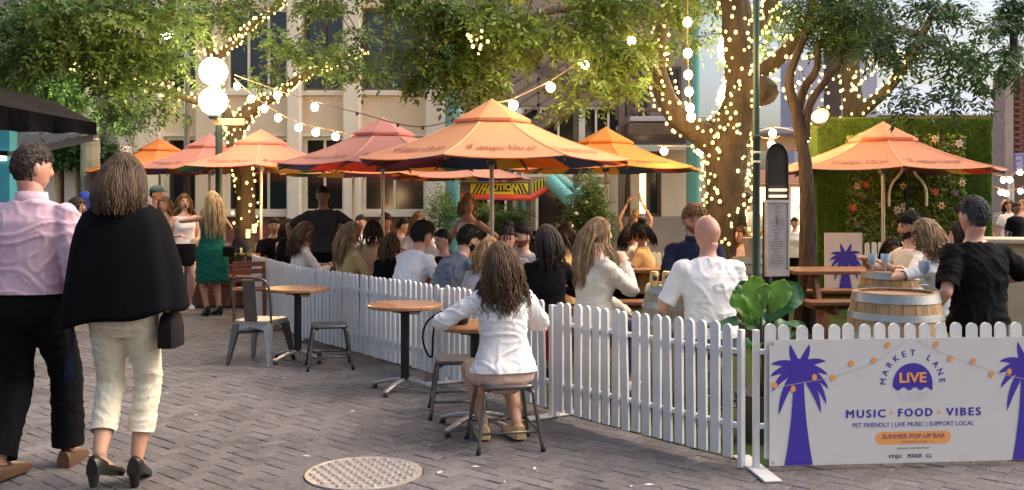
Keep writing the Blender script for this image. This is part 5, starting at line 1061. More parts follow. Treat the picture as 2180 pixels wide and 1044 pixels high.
# ------------------------------------------------------------------ wine barrels
M_STAVE = mat('oak_stave', (.3, .17, .085), .6, var=.3, scale=6, bump=.3, stretch=(5, 5, .5), island=.18); M_STAVEG = mat('oak_weathered', (.27, .24, .16), .7, var=.3, scale=6, bump=.35, stretch=(5, 5, .5), island=.15); M_HOOP = mat('galvanised_hoop', (.36, .37, .36), .42, .8, var=.2, scale=5, dirt=.35)
def barrel(label, loc, h=.92, r=.29, m=None):
    t = thing('wine_barrel', label, 'barrel', loc, random.uniform(0, 1), 'wine barrels used as tables'); N = 22; R = lambda f: r*(.86+.30*sin(pi*f)**.9*.7+.0)
    for i in range(N):
        g = MB(); a0, a1 = 2*pi*(i+.02)/N, 2*pi*(i+.98)/N; rings = []
        for f in np.linspace(0, 1, 9): z = f*h; q = R(f); rings.append([Vector((q*cos(a0), q*sin(a0), z)), Vector((q*1.003*cos((a0+a1)/2), q*1.003*sin((a0+a1)/2), z)), Vector((q*cos(a1), q*sin(a1), z)), Vector(((q-.025)*cos(a1), (q-.025)*sin(a1), z)), Vector(((q-.025)*cos(a0), (q-.025)*sin(a0), z))])
        g.loft(rings); autosmooth(g.build('stave', m or M_STAVE, t), 30)
    for f, w in ((.03, .05), (.16, .045), (.3, .04), (.7, .04), (.84, .045), (.965, .055)): g = MB(); g.lathe([(R(f-w/2/h)+.001, f*h-w/2), (R(f-w/2/h)+.006, f*h-w/2), (R(f+w/2/h)+.006, f*h+w/2), (R(f+w/2/h)+.001, f*h+w/2)], n=44, cap=False); autosmooth(g.build('hoop', M_HOOP, t), 40)
    g = MB(); g.lathe([(R(1)-.02, h-.05), (R(1)-.02, h-.018), (.001, h-.018)], n=32); g.build('head', m or M_STAVE, t)
    return t
BA = Vector((PX(1452, 7.05), 7.05, 0)); BBp = Vector((PX(1906, 6.15), 6.15, 0)); BC = Vector((PX(1902, 8.3), 8.3, 0)); BD = Vector((PX(1604, 10.6), 10.6, 0))
barrel('weathered grey wine barrel the two men lean on', BA, .9, .3, M_STAVEG); barrel('front oak wine barrel in the corner behind the palm banner', BBp, .93, .3); barrel('oak wine barrel holding two wine cups by the bearded man in white', BC, .91, .3); barrel('weathered wine barrel with the ice bucket beside the menu stand', BD, .9, .27, M_STAVEG)
M_CUP = mat('pale_cup', (.55, .66, .82), .25, var=.03, bump=0, trans=.3)
def cup(label, loc):
    t = thing('wine_cup', label, 'cup', loc, group='pale blue wine cups'); g = MB(); g.lathe([(.032, 0), (.032, .004), (.006, .01), (.005, .07), (.02, .085), (.036, .11), (.039, .17), (.036, .17), (.033, .112), (.001, .09)], n=18); autosmooth(g.build('bowl', M_CUP, t), 60); return t
cup('pale blue wine cup standing by the umbrella pole', (PX(1857, 8.2), 8.2, .895)); cup('pale blue wine cup nearer the bearded man', (PX(1885, 8.2), 8.2, .895))
HCUP = P(1968, 608, 6.55); cup('pale blue wine cup held above the front barrel', HCUP)
for i, px in enumerate((1393, 1419)):
    t = thing('beer_can', ['gold beer can at the barrel edge', 'gold beer can next to the glass of water'][i], 'can', (PX(px, 6.95), 6.95, .885), group='gold cans on the weathered barrel'); g = MB(); g.lathe([(.026, 0), (.033, .008), (.033, .105), (.026, .118), (.001, .116)], n=20); autosmooth(g.build('shell', mat('can_gold', (.62, .42, .14), .35, .5, var=.1), t)); q = MB(); q.ell((0, -.031, .07), (.018, .005, .022), 14, 8); q.build('emblem', M_INK, t, True)
t = thing('water_glass', 'pale blue glass beside the gold cans', 'glass', (PX(1440, 6.9), 6.9, .885)); g = MB(); g.lathe([(.03, 0), (.036, .13), (.033, .13), (.027, .005), (.001, .005)], n=18); autosmooth(g.build('tumbler', M_CUP, t))
# ice bucket
t = thing('ice_bucket', 'metal ice bucket with a wine bottle tilted in it', 'bucket', BD+Vector((0, 0, .885))); g = MB(); g.lathe([(.085, 0), (.115, .23), (.12, .235), (.115, .24), (.1, .235), (.08, .02), (.001, .02)], n=24); autosmooth(g.build('pail', M_CHROME, t)); 
for q, dv, m_ in ((Vector((-.03, 0, .16)), Vector((.12, -.05, .16)), mat('bottle_amber', (.5, .32, .08), .2, var=.1, bump=0)), (Vector((.03, .02, .12)), Vector((-.1, -.02, .18)), mat('bottle_amber', (.5, .32, .08)))): g = MB(); g.tube([q, q+dv*.7, q+dv*.85, q+dv*1.3], [.036, .036, .016, .014], 12); autosmooth(g.build('bottle', m_, t), 50)
# ------------------------------------------------------------------ menu stand, arched sign
t = thing('menu_stand', 'tall grey framed menu board on a dark post beside the weathered barrel', 'sign', (PX(1652, 9.6), 9.6, 0), rad(14)); zz = lambda y: PZ(y, 9.6)
g = MB(); g.bb(-.125, -.075, .0, .05, 0, zz(430)); g.bb(-.2, .1, -.12, .17, .0, .02); g.build('post', M_IRON, t)
g = MB(); w = .115
g.bb(-w, w, -.03, -.005, zz(575), zz(432)); bd = g.build('board', mat('menu_paper', (.42, .38, .38), .5, var=.05), t)
g = MB(); g.bb(-w-.015, w+.015, -.04, -.0, zz(432), zz(426)); g.bb(-w-.015, w+.015, -.04, 0, zz(588), zz(575)); g.bb(-w-.015, -w, -.04, 0, zz(575), zz(432)); g.bb(w, w+.015, -.04, 0, zz(575), zz(432)); g.build('frame', mat('menu_frame', (.55, .52, .5), .4, .4), t)
g = MB(); rr = random.Random(4)
for i in range(26): z = zz(440)-i*.024; ww = rr.uniform(.02, .085); c = 0 if i < 10 else -.01; g.bb(c-ww, c+ww, -.0325, -.031, z-.004, z+.004)
g.build('print_lines', mat('ink_soft', (.22, .2, .22), .7, bump=0), bd, kind='stuff')
g = MB(); g.ell((0, -.032, zz(470)), (.02, .004, .045), 12, 8); g.build('printed_figure', mat('ink_soft', (.22, .2, .22)), bd)
t = thing('arched_sign', 'tall black arched sign board behind the menu stand', 'sign', (PX(1652, 10.4), 10.4, 0)); zz = lambda y: PZ(y, 10.4); w = .115
pl = [(-w, .05), (w, .05)]+[(w*cos(a), zz(340)+.17*sin(a)) for a in np.linspace(0, pi, 16)]
g = MB(); g.prism(pl, Matrix.Rotation(pi/2, 4, 'X'), .03); g.build('panel', mat('slate_black', (.03, .028, .026), .35, var=.4, scale=5), t)
g = MB(); g.tube([(-w, -.04, .05), (-w, -.04, zz(340))]+[(w*cos(a), -.04, zz(340)+.17*sin(a)) for a in np.linspace(pi, 0, 14)]+[(w, -.04, .05)], .014, 8); g.build('rim', M_IRON, t, True)
for y in (405, 418): g = MB(); g.bb(-.09, .1, -.07, -.04, zz(y)-.012, zz(y)+.012); g.build('light_bar', mat('bar_glow', (1, .8, .5), .4, emit=1.2, ecol=(1, .75, .4), bump=0), t)
# ------------------------------------------------------------------ flower wall
YW = 13.; wx = lambda p: PX(p, YW); wz = lambda p: PZ(p, YW)
t = thing('flower_wall', 'tall grass-covered photo wall with leafy panel and paper flowers', 'display', ((wx(1740)+wx(2112))/2, YW, 0)); cx_ = t.location.x; W2 = (wx(2112)-wx(1740))/2
M_GRASS = mat('synthetic_grass', (.13, .22, .025), .85, var=.3, scale=14, bump=1., bscale=160, stretch=(1, 1, .4), bdist=.02)
g = MB(); g.bb(-W2, W2, 0, .35, 0, wz(250)); g.build('core', M_GRASS, t)
V = []; r = np.random.default_rng(3)
def blades(n, x0, x1, z0, z1, y, L, w, tilt): 
    p = np.stack([r.uniform(x0, x1, n), np.full(n, y), r.uniform(z0, z1, n)], -1); d = np.stack([r.normal(0, .35, n), -np.abs(r.normal(.8, .3, n)), r.normal(-tilt, .4, n)], -1)*L; s = np.cross(d, r.normal(size=(n, 3))); s *= w/np.linalg.norm(s, axis=1)[:, None]
    return np.stack([p-s, p+s, p+d+s*.4, p+d-s*.4], 1).reshape(-1, 3)
lx0, lx1, lz1 = wx(1800)-cx_, wx(2050)-cx_, wz(288)
V = np.concatenate([blades(9000, -W2, lx0, .3, wz(250), .0, .03, .004, .5), blades(9000, lx1, W2, .3, wz(250), .0, .03, .004, .5), blades(6000, lx0, lx1, lz1, wz(250), 0, .03, .004, .5)]); quads_obj('grass_pile', V, mat('grass_blade', (.12, .21, .022), .7, var=.3, island=.35, bump=0, trans=.2), t, kind='stuff')
g = MB(); g.bb(lx0, lx1, -.03, -.002, .3, lz1); g.build('leaf_panel', mat('leaf_back', (.1, .15, .035), .8, var=.4, scale=20), t)
V = blades(9000, lx0, lx1, .4, lz1, -.03, .055, .02, .3); quads_obj('leaf_pile', V, mat('hedge_leaf', (.28, .34, .09), .5, var=.4, scale=6, island=.45, bump=0, trans=.25), t, kind='stuff')
FC = {'p': mat('flower_cream', (.75, .52, .3), .7, var=.1), 'r': mat('flower_coral', (.7, .12, .1), .7, var=.1), 'w': mat('flower_white', (.72, .66, .66), .7, var=.1), 'd': mat('flower_dusk', (.2, .17, .2), .7, var=.2)}
FL = [(1820, 397, 'p'), (1840, 395, 'r'), (1918, 397, 'p'), (2042, 391, 'p'), (1985, 410, 'r'), (1812, 444, 'r'), (1872, 437, 'p'), (1998, 439, 'p'), (2042, 447, 'r'), (1835, 420, 'd'), (2036, 307, 'w'), (2028, 412, 'd'), (1905, 447, 'w'), (1920, 440, 'w'), (1934, 450, 'w'), (1918, 456, 'w'), (1985, 298, 'p'), (1820, 480, 'd')]
for px, py, k in FL:
    g = MB(); R = .055 if k != 'w' else .06; c = Vector((wx(px)-cx_, -.07, wz(py)))
    for i in range(6):
        a = i*pi/3+px; d = Vector((cos(a), 0, sin(a))); n_ = Vector((-sin(a), 0, cos(a))); g.add([c, c+d*R*.55+n_*R*.32+Vector((0, -.02, 0)), c+d*R*1.15+Vector((0, -.012, 0)), c+d*R*.55-n_*R*.32+Vector((0, -.02, 0)), c+d*R*.6+Vector((0, -.03, 0))], [(0, 1, 4), (1, 2, 4), (2, 3, 4), (3, 0, 4)])
    g.ell(c+Vector((0, -.02, 0)), .014, 8, 5, 1); g.build('paper_flower', [FC[k], mat('flower_heart', (.5, .3, .05), .8)], t)
ar = thing('white_arch', 'pair of white curved tubes mounted on the flower wall', 'decoration', (wx(1925), YW-.12, 0))
for s in (-1, 1): g = MB(); g.tube(catmull([(s*.255, 0, wz(440)), (s*.25, 0, wz(408)), (s*.2, 0, wz(388)), (s*.12, 0, wz(374)), (s*.07, 0, wz(360))], 6), .02, 8); g.build('tube', mat('white_tube', (.8, .76, .66), .4), ar, True)
g = MB(); g.bb(-.3, .3, .03, .1, wz(400)-.01, wz(400)+.01); g.bb(-.02, .02, .02, .06, .1, wz(400)); g.build('bracket', M_IRON, ar)
t = thing('flood_lamp', 'yellow glowing flood lamp at the top corner of the flower wall', 'lamp', P(1742, 240, 12.3)); g = MB(); g.lathe([(.05, 0), (.13, .09), (.14, .1), (.12, .1), (.04, .015)], n=18); q = g.build('shade', M_IRON, t); q.rotation_euler = (rad(125), 0, 0); g = MB(); g.ell((0, -.06, -.06), (.1, .05, .07), 14, 8); g.build('bulb', mat('flood_bulb', (1, .85, .4), .4, emit=10., ecol=(1, .82, .36), bump=0), t, True); g = MB(); g.bar((0, 0, .02), (.0, .7, .1), .03, .03); g.build('bracket', M_IRON, t); plight((.3, -.35, -.5), 7, (1, .84, .45), .12, parent=t)
# printed palm board
YPB = 11.6; t = thing('palm_board', 'upright board printed with a purple palm before the flower wall', 'sign', (PX(1796, YPB), YPB, 0)); z0, z1 = PZ(626, YPB), PZ(496, YPB); w = .23
g = MB(); g.bb(-w, w, 0, .03, z0, z1); pb = g.build('panel', mat('board_pink', (.72, .6, .58), .5, var=.03), t); g = MB(); g.bb(-.2, -.16, .03, .07, 0, z1-.1); g.bb(.16, .2, .03, .07, 0, z1-.1); g.build('leg_frame', M_PIC, t)
g = MB()
for i, pl in enumerate(palm(0.02, PZ(545, YPB), .62, z0+.004, (-w+.004, w-.004, z0+.004, z1-.004))): g.add([(x, -.003-i*6e-5, z) for x, z in pl], [tuple(range(len(pl)))])
g.build('printed_palm', M_PUR, pb)
# bar counter
t = thing('bar_counter', 'cream bar counter beyond the man in the black tee', 'counter', (PX(2180, 9.), 9., 0), rad(-20)); g = MB()
for i in range(9): q = MB(); q.bb(-.62+i*.16, -.62+i*.16+.155, 0, .03, 0, 1.12, bev=.004); q.build('board', mat('counter_cream', (.62, .47, .32), .6, var=.12, scale=3), t)
g.bb(-.68, .9, -.12, .5, 1.12, 1.17, bev=.01); g.build('counter_top', mat('counter_cream', (.62, .47, .32)), t); g = MB(); g.bb(-.6, .8, .032, .45, 0, 1.115); g.build('carcass', M_BROWN, t)
# ------------------------------------------------------------------ plants
def leaf_surf(g, base, dirv, up, L, W, bend=.5, fold=.12, wav=.022, n=22, mi=0):
    d = Vector(dirv).normalized(); s = d.cross(Vector(up)).normalized(); u = s.cross(d); o = len(g.v); m_ = 6; vs_ = []
    for i in range(n+1):
        t = i/n; c = Vector(base)+d*L*(t-.12*bend*t*t)+u*(-L*bend*.5*t*t); w = W*interp(t, [0, .12, .4, .68, .86, .95, 1], [.08, .42, .78, 1, .78, .4, .02])
        for j in range(m_+1): a = -1+2*j/m_; vs_.append(c+s*a*w/2+u*(abs(a)*fold*w/2+wav*sin(t*11+a*3)*a*a+.004*cos(t*46-abs(a)*7)))
    g.add(vs_, [(i*(m_+1)+j, i*(m_+1)+j+1, (i+1)*(m_+1)+j+1, (i+1)*(m_+1)+j) for i in range(n) for j in range(m_)], mi)
    g.tube([Vector(base)+d*L*(t-.12*bend*t*t)+u*(-L*bend*.5*t*t-.004) for t in np.linspace(0, .95, 8)], list(np.linspace(.008, .002, 8)), 5, mi)
M_FIG = mat('fig_leaf', (.035, .13, .04), .38, var=.25, scale=9, bump=.4, bscale=14, trans=.25, spec=.5); M_FIGY = mat('fig_leaf_young', (.13, .3, .04), .4, var=.2, scale=9, bump=.4, bscale=14, trans=.3); M_POT = mat('pot_dark', (.04, .035, .03), .6)
t = thing('fiddle_leaf_fig', 'fiddle-leaf fig with huge glossy leaves at the fence corner', 'plant', (PX(1622, 5.95), 5.95, 0))
g = MB(); g.lathe([(.13, 0), (.17, .3), (.18, .31), (.16, .31), (.14, .28), (.001, .28)], n=24); autosmooth(g.build('pot', M_POT, t)); g = MB(); g.tube([(0, 0, .28), (.01, 0, .5), (0, .01, .68), (-.01, 0, .84)], [.018, .015, .012, .008], 8); g.build('stem', M_BARK, t, True)
for b_, d, L, W, bend, m_ in (((-.03, -.02, .76), (-.1, -.1, 1), .3, .17, .2, M_FIGY), ((-.06, 0, .74), (-.45, .05, .9), .25, .13, .3, M_FIGY), ((.02, -.03, .76), (.62, -.1, .8), .34, .19, .55, M_FIG), ((.04, 0, .7), (.9, .2, .35), .28, .16, .6, M_FIG), ((-.04, -.02, .72), (-1, -.1, .35), .33, .15, .7, M_FIG), ((0, -.04, .66), (.5, -.7, .2), .24, .14, .8, M_FIG),
    ((.0, .04, .72), (.1, .8, .6), .3, .17, .5, M_FIG), ((.02, -.02, .62), (.35, -.3, .4), .22, .13, .8, M_FIG), ((-.02, 0, .6), (-.3, -.5, .3), .22, .13, .8, M_FIG), ((.05, -.03, .8), (.3, -.25, .95), .25, .15, .45, M_FIGY), ((-.02, .03, .8), (-.3, .4, .9), .26, .15, .4, M_FIG), ((.03, .02, .66), (.8, -.5, .1), .22, .13, .8, M_FIG), ((0, -.02, .84), (.1, -.3, 1), .17, .1, .4, M_FIGY)):
    g = MB(); leaf_surf(g, b_, d, (0, -.85, .5) if d[2] > .5 else (0, -.3, 1), L, W, bend); g.build('leaf', m_, t, True)
def shrub(label, loc, h, blobs, lm, seed, name='potted_shrub', pot=(.2, .35), leaf=.06, per=22, crad=.14, flowers=None, **k):
    t = thing(name, label, 'plant', loc); g = MB(); R, ph = pot; g.lathe([(R*.75, 0), (R, ph), (R*.9, ph), (R*.85, ph-.04), (.001, ph-.04)], n=20); autosmooth(g.build('pot', M_POT, t)); g = MB(); g.tube([(0, 0, ph-.05), (.02, 0, h*.5), (0, 0, h*.9)], [.02, .015, .006], 6); g.build('stem', M_BARK, t)
    V, C = foliage(blobs, seed, leaf=leaf, per=per, crad=crad, **k); quads_obj('foliage', V, lm, t)
    if flowers:
        r = random.Random(seed)
        for c in list(C)[::flowers]: q = MB(); q.ell(c+np.array([0, -.12, .02]), (.03, .03, .025), 8, 5); q.build('blossom', FC['w'], t, True)
    return t
shrub('tall conical shrub with white blossoms beside the orange umbrella pole', (PX(1250, 12), 12, 0), 1.8, [((0, 0, 1.0), (.33, .3, .5), 40), ((0, 0, 1.5), (.2, .2, .35), 18)], LEAF['mid'], 31, pot=(.25, .4), leaf=.05, droop=.0, rach=.16, flowers=5)
shrub('low green shrub behind the standing blond woman', (PX(1060, 13), 13, 0), 1.4, [((0, 0, 1.35), (.35, .3, .14), 16)], LEAF['bright'], 32, pot=(.22, .9), leaf=.05, droop=.2, rach=.16)
shrub('low bushy shrub beneath the teal column', (PX(935, 14), 14, 0), 1.5, [((0, 0, 1.35), (.3, .3, .2), 12)], LEAF['bright'], 33, pot=(.2, .8), leaf=.05, droop=-.2, rach=.3)
def bladeplant(label, loc, n, L, W, lm, seed, pot=(.14, .3), name='potted_plant', spread=.8, z=None):
    t = thing(name, label, 'plant', loc); g = MB(); R, ph = pot; g.lathe([(R*.75, 0), (R, ph), (R*.9, ph), (R*.85, ph-.03), (.001, ph-.03)], n=20); autosmooth(g.build('pot', M_POT, t)); r = random.Random(seed)
    for i in range(n): a = i*2.4+r.gauss(0, .2); g = MB(); e = r.uniform(.35, 1.2); leaf_surf(g, (0, 0, ph-.04), (cos(a)*spread, sin(a)*spread, e), (0, 0, 1) if e < .7 else (-cos(a), -sin(a), .6), L*r.uniform(.7, 1.1), W, .7, .3, .004, 6); g.build('leaf', lm, t, True)
    return t
bladeplant('strappy green plant behind the fence by the blond seated woman', (PX(768, 9.75), 9.75, 0), 22, .42, .045, M_FIG, 3, (.14, .5), spread=1.)
bladeplant('dark purple broad-leaved plant behind the woman in black', (PX(1152, 11.3), 11.3, 0), 12, .32, .13, mat('purple_leaf', (.05, .02, .035), .4, var=.3, bump=.2), 4, (.18, 1.05), spread=.7)
bladeplant('small potted plant on the planter ledge nearer the green dress', (PX(490, 13.9), 13.75, .62), 9, .3, .04, M_FIG, 5, (.07, .14)); bladeplant('small potted plant on the planter ledge nearer the fence', (PX(521, 13.9), 13.75, .62), 9, .3, .04, M_FIG, 6, (.07, .14))
# planter box and little reddish chair
M_RW = mat('red_wood', (.22, .065, .03), .5, var=.25, scale=4, bump=.2, stretch=(.6, 5, 5))
t = thing('planter_box', 'long reddish wooden planter box behind the woman in green', 'planter', (PX(495, 13.8), 13.8, 0)); 
for i in range(4): g = MB(); g.bb(-.48, .48, -.17, -.145, .02+i*.15, .02+i*.15+.143, bev=.005); g.build('plank', M_RW, t)
for x in (-1, 1):
    for i in range(4): g = MB(); g.bb(x*.48-.012*(x > 0)-.0, x*.48+.012*(x < 0)+.0, -.143, .17, .02+i*.15, .02+i*.15+.143); g.build('plank', M_RW, t)
g = MB(); g.bb(-.465, .465, -.14, .18, .0, .6); g.build('liner', M_BROWN, t); g = MB(); g.bb(-.5, .5, -.19, .2, .602, .62, bev=.004); g.build('ledge', M_RW, t)
t = thing('wooden_chair', 'small reddish wooden chair behind the grey metal chair', 'chair', (PX(531, 11.6), 11.6, 0), .3)
for x in (-.18, .18):
    for y in (-.18, .18): g = MB(); g.bar((x, y, 0), (x, y, .78 if y > 0 else .45), .035, .035); g.build('leg', M_RW, t)
g = MB(); g.bb(-.2, .2, -.2, .2, .44, .465, bev=.006); g.build('seat', M_RW, t); 
for z in (.56, .66, .75): g = MB(); g.bb(-.19, .19, .165, .185, z-.03, z+.03); g.build('back_slat', M_RW, t)
# ------------------------------------------------------------------ dark market awning over the lane edge
M_AWN = mat('awning_black', (.007, .006, .006), .95, spec=.08, var=.3, scale=2, bump=.5, bscale=5, bdist=.03)
t = thing('market_awning', 'black market stall awning jutting into the lane', 'awning', (0, 0, 0)); yA = 8.
a, b_, c, d = P(-400, 130, 7.2), P(206, 262, yA), P(120, 218, 10.5), P(-420, 60, 10.2)
def slab(g, q, th, nx=14, ny=5, sag=.05):
    vs_ = []; 
    for i in range(nx+1):
        for j in range(ny+1): u, v = i/nx, j/ny; p = q[0].lerp(q[1], u).lerp(q[3].lerp(q[2], u), v); p = p-Vector((0, 0, sag*sin(pi*u*3)**2*sin(pi*v)+.03*sin(pi*u)*1.0)); vs_.append(p)
    o = len(vs_); vs_ += [p-Vector((0, 0, th)) for p in vs_]; k = lambda i, j: i*(ny+1)+j; fs = []
    for i in range(nx):
        for j in range(ny): fs += [(k(i, j), k(i+1, j), k(i+1, j+1), k(i, j+1)), (o+k(i, j+1), o+k(i+1, j+1), o+k(i+1, j), o+k(i, j))]
    for i in range(nx): fs += [(k(i, 0), o+k(i, 0), o+k(i+1, 0), k(i+1, 0)), (k(i+1, ny), o+k(i+1, ny), o+k(i, ny), k(i, ny))]
    for j in range(ny): fs += [(k(0, j+1), o+k(0, j+1), o+k(0, j), k(0, j)), (k(nx, j), o+k(nx, j), o+k(nx, j+1), k(nx, j+1))]
    g.add(vs_, fs)
g = MB(); slab(g, (a, b_, c, d), .03); autosmooth(g.build('canopy', M_AWN, t), 60)
g = MB(); n = 24; vs_ = []
for i in range(n+1): u = i/n; p = a.lerp(b_, u)-Vector((0, 0, .03*sin(pi*u))); h = .30*(1-u)+.09; w_ = .012*sin(u*40); vs_ += [p+Vector((0, -.012+w_, -.0)), p+Vector((0, -.02+w_*2, -h-.015*abs(sin(u*24))))]
g.add(vs_, [(2*i, 2*i+1, 2*i+3, 2*i+2) for i in range(n)]); g.build('valance', M_AWN, t)
g = MB(); g.bar(P(86, 318, 8.3), P(204, 292, 8.05), .05, .05); g.bar(P(86, 318, 8.3), P(20, 328, 9.5), .04, .04); g.bar(b_+Vector((-.02, .03, -.06)), P(204, 292, 8.05), .04, .04); g.build('arm', mat('arm_pale', (.42, .36, .3), .5, .3), t)
g = MB(); g.bar(P(-260, 300, 9.2), Vector((PX(-260, 9.2), 9.2, 0)), .06, .06); g.bar(P(20, 328, 9.5), P(-260, 300, 9.2), .05, .05); g.build('post', M_IRON, t)
# teal lit stall front under the awning
t = thing('teal_stall', 'teal painted market stall front under the black awning', 'stall', (PX(-75, 13), 13, 0)); g = MB(); g.bb(-.6, .62, 0, .2, 0, 2.9); g.build('panel', mat('teal_stall', (.05, .3, .38), .5, var=.15, scale=2), t); g = MB(); g.bb(.45, .58, -.04, -.0, 2.1, 2.2); g.build('light_panel', mat('stall_glow', (.9, .9, .6), .5, emit=1., ecol=(.9, .95, .7), bump=0), t)
sg2 = thing('hanging_ivy', 'green ivy garland along the shopfront fascia', 'plant', (PX(170, 20.5), 20.5, PZ(320, 20.5))); V, C = foliage([((0, 0, 0), (.75, .12, .2), 26), ((-.5, 0, -.15), (.25, .1, .15), 8), ((.55, 0, -.15), (.25, .1, .25), 8)], 41, leaf=.11, per=14, crad=.2); quads_obj('foliage', V, LEAF['deep'], sg2)
# table lamps / candles glowing on the far tables
for i, (px, py, Y) in enumerate(((541, 497, 14.1), (528, 508, 14.2))): t = thing('candle_lamp', ['glowing glass lamp on the far picnic table by the umbrella pole', 'second glowing glass lamp at the foot of the lit trunk'][i], 'lamp', P(px, py, Y), group='glass table lamps'); g = MB(); g.lathe([(.03, 0), (.036, .06), (.03, .12), (.034, .135)], n=14); g.build('glass', mat('lamp_glass', (1, .8, .45), .3, emit=.7, ecol=(1, .68, .28), bump=0), t, True); q = MB(); q.lathe([(.06, -.02), (.06, .0), (.03, .005)], n=14); q.build('base', M_IRON, t); plight((0, 0, .3), 5, (1, .6, .25), .06, parent=t)
# ------------------------------------------------------------------ people in the lane
def at(px, Y): return (PX(px, Y), Y, 0)
W_ = cloth('white', (.78, .77, .76)); W2_ = cloth('white_warm', (.74, .68, .6)); BLK = cloth('black', (.007, .007, .008), bump=.2); NAVY = cloth('navy', (.02, .025, .05)); PINK = cloth('pink_shirt', (.62, .42, .5), .7); CRM = cloth('cream_trouser', (.72, .66, .5)); BEIGE = cloth('beige_short', (.62, .43, .33)); GREEN = cloth('green_dress', (.01, .11, .075), .5, bump=.8, bscale=60); SLATE = cloth('slate_tee', (.09, .11, .15)); CHAR = cloth('charcoal_tee', (.045, .042, .042)); GREY = cloth('grey_top', (.32, .31, .32)); OAT = cloth('oat_knit', (.62, .58, .5), bump=.6, bscale=90); MUST = cloth('mustard', (.68, .42, .16)); REDC = cloth('red', (.55, .02, .03)); DENIM = cloth('denim', (.07, .1, .18)); TANC = cloth('tan_top', (.5, .33, .2)); SHBR = mat('shoe_brown', (.1, .05, .025), .4); SHBK = mat('shoe_black', (.012, .011, .011), .35); SHWH = mat('shoe_white', (.7, .68, .65), .5); SHTAN = mat('shoe_tan', (.6, .42, .2), .5)
LANE, TABLES = 'people walking in the lane', 'people at the tables'
def belt(I, root):
    g = MB(); g.loft([I['tring'](t, .024, 24) for t in (.12, .135, .165, .18)]); g.build('belt', SHBK, root, True)
person('man in a pink shirt and black trousers walking away with his head turned', at(64, 5.2), rad(-3), 1.85, 'm', head=(-38, 4, 0), lean=2, rf=(.1, .22, .085), lf=(-.1, -.14, .1), rh=(.27, .12, .9), lh=(-.27, .12, .92), rel=(.4, -1, 0), lel=(-.4, -1, 0), top=dict(m=PINK, sleeve=1.75, off=.024, soff=.02, hem=.08, collar=1, flare=.012, wr=.013, vox=.010), bottom=dict(m=BLK, len=1.93, off=.012, flare=.008), shoes=SHBR, hair=dict(c='greybrown', style='short', vol=.008, n=1100, tuft=.014, lift=.12), skin='rosy', vox=.014, extra=belt)
def cape(I, root):
    rr = [(1.545, .062, .06), (1.52, .09, .075), (1.49, .145, .1), (1.45, .2, .125), (1.38, .235, .15), (1.28, .262, .165), (1.15, .288, .175), (1.02, .312, .182), (.93, .325, .186), (.9, .325, .185)]
    g = MB(); rings = []
    for i, (z, w, d) in enumerate(rr):
        f = i/(len(rr)-1); ring = []
        for k in range(64):
            a = 2*pi*k/64; q = 1+f*(.04*sin(a*5+.6)+.03*sin(a*9+1.3+f*2)); ring.append(Vector((.012*f+w*q*math.copysign(abs(cos(a))**.8, cos(a)), d*q*math.copysign(abs(sin(a))**.8, sin(a))-.01, z+.05*f*cos(a)*(f > .6)+.01*f*sin(a*6))))
        rings.append(ring)
    g.loft(rings); o = g.build('cape', cloth('cape_black', (.006, .006, .007), .95, bump=.4, bscale=200), root, True)
    q = MB(); q.tube(catmull([(-.27, 0, .93), (-.265, 0, .8), (-.262, -.01, .7)], 4), .008, 6); q.tube([(-.262, -.01, .72), (-.265, -.01, .67), (-.27, -.01, .57)], [.014, .028, .034], 10); q.build('tassel', NAVY, o, True)
person('woman with brown bobbed hair in a black cape and cream cropped trousers', at(262, 4.98), rad(2), 1.70, 'f', head=(-4, 6, 0), rf=(.055, .05, .145), lf=(-.085, -.1, .19), rh=(.1, .14, .98), lh=(-.1, .14, .98), rel=(.5, -1, -.5), lel=(-.5, -1, -.5), bottom=dict(m=CRM, len=1.68, off=.005, flare=.0, waist=.25, wr=.009, vox=.011), shoes=SHBK, hair=dict(c='ombre', style='long', len=.13, n=620, r=.0075, vol=.02, wave=.004), skin='tan', heel=.065, vox=.014, extra=cape, pelvis=(0, 0))
t = thing('handbag', 'black leather handbag hanging below the cape of the woman', 'bag', P(364, 738, 5.0)); g = MB()
g.loft([[Vector((x*.047*q, y*.09*q, z)) for x, y in ((-1, -.8), (-.7, -1), (.7, -1), (1, -.8), (1, .8), (.7, 1), (-.7, 1), (-1, .8))] for q, z in ((.96, 0), (1, .02), (.96, .1), (.8, .16), (.5, .19))]); autosmooth(g.build('pouch', M_LEA, t), 50)
for x in (-.02, .02): g = MB(); g.tube(catmull([(x, -.05, .17), (x*.7, -.04, .24), (0, 0, .27), (x*.7, .04, .24), (x, .05, .17)], 5), .006, 6); g.build('handle', M_LEA, t, True)
g = MB(); g.ell((0, -.05, .195), (.018, .01, .012), 8, 6); g.build('clasp', mat('gold', (.6, .4, .15), .3, .9), t)
def shortsband(I, root): pass
person('woman in a white shirt and beige shorts sitting on a stool with her back turned', SEATP, rad(16), 1.68, 'f', seat=.40, lean=9, head=(6, 16, -4), lh=(-.24, .34, .79), lel=(-1, -.25, -.5), rh=(.16, .4, .75), rel=(1, -.3, -.6), rf=(.12, .12, .09), lf=(-.09, .17, .09), top=dict(m=W_, sleeve=1.95, off=.02, soff=.016, hem=-.06, flare=.022, wr=.013, vox=.010), bottom=dict(type='shorts', m=BEIGE, len=.5, off=.02, waist=.12, flare=.0, vox=.014), shoes=SHTAN, hair=dict(c='brown', style='long', len=.35, n=300, r=.0085, wave=.02, vol=.006, taper=.075), skin='tan', vox=.014)
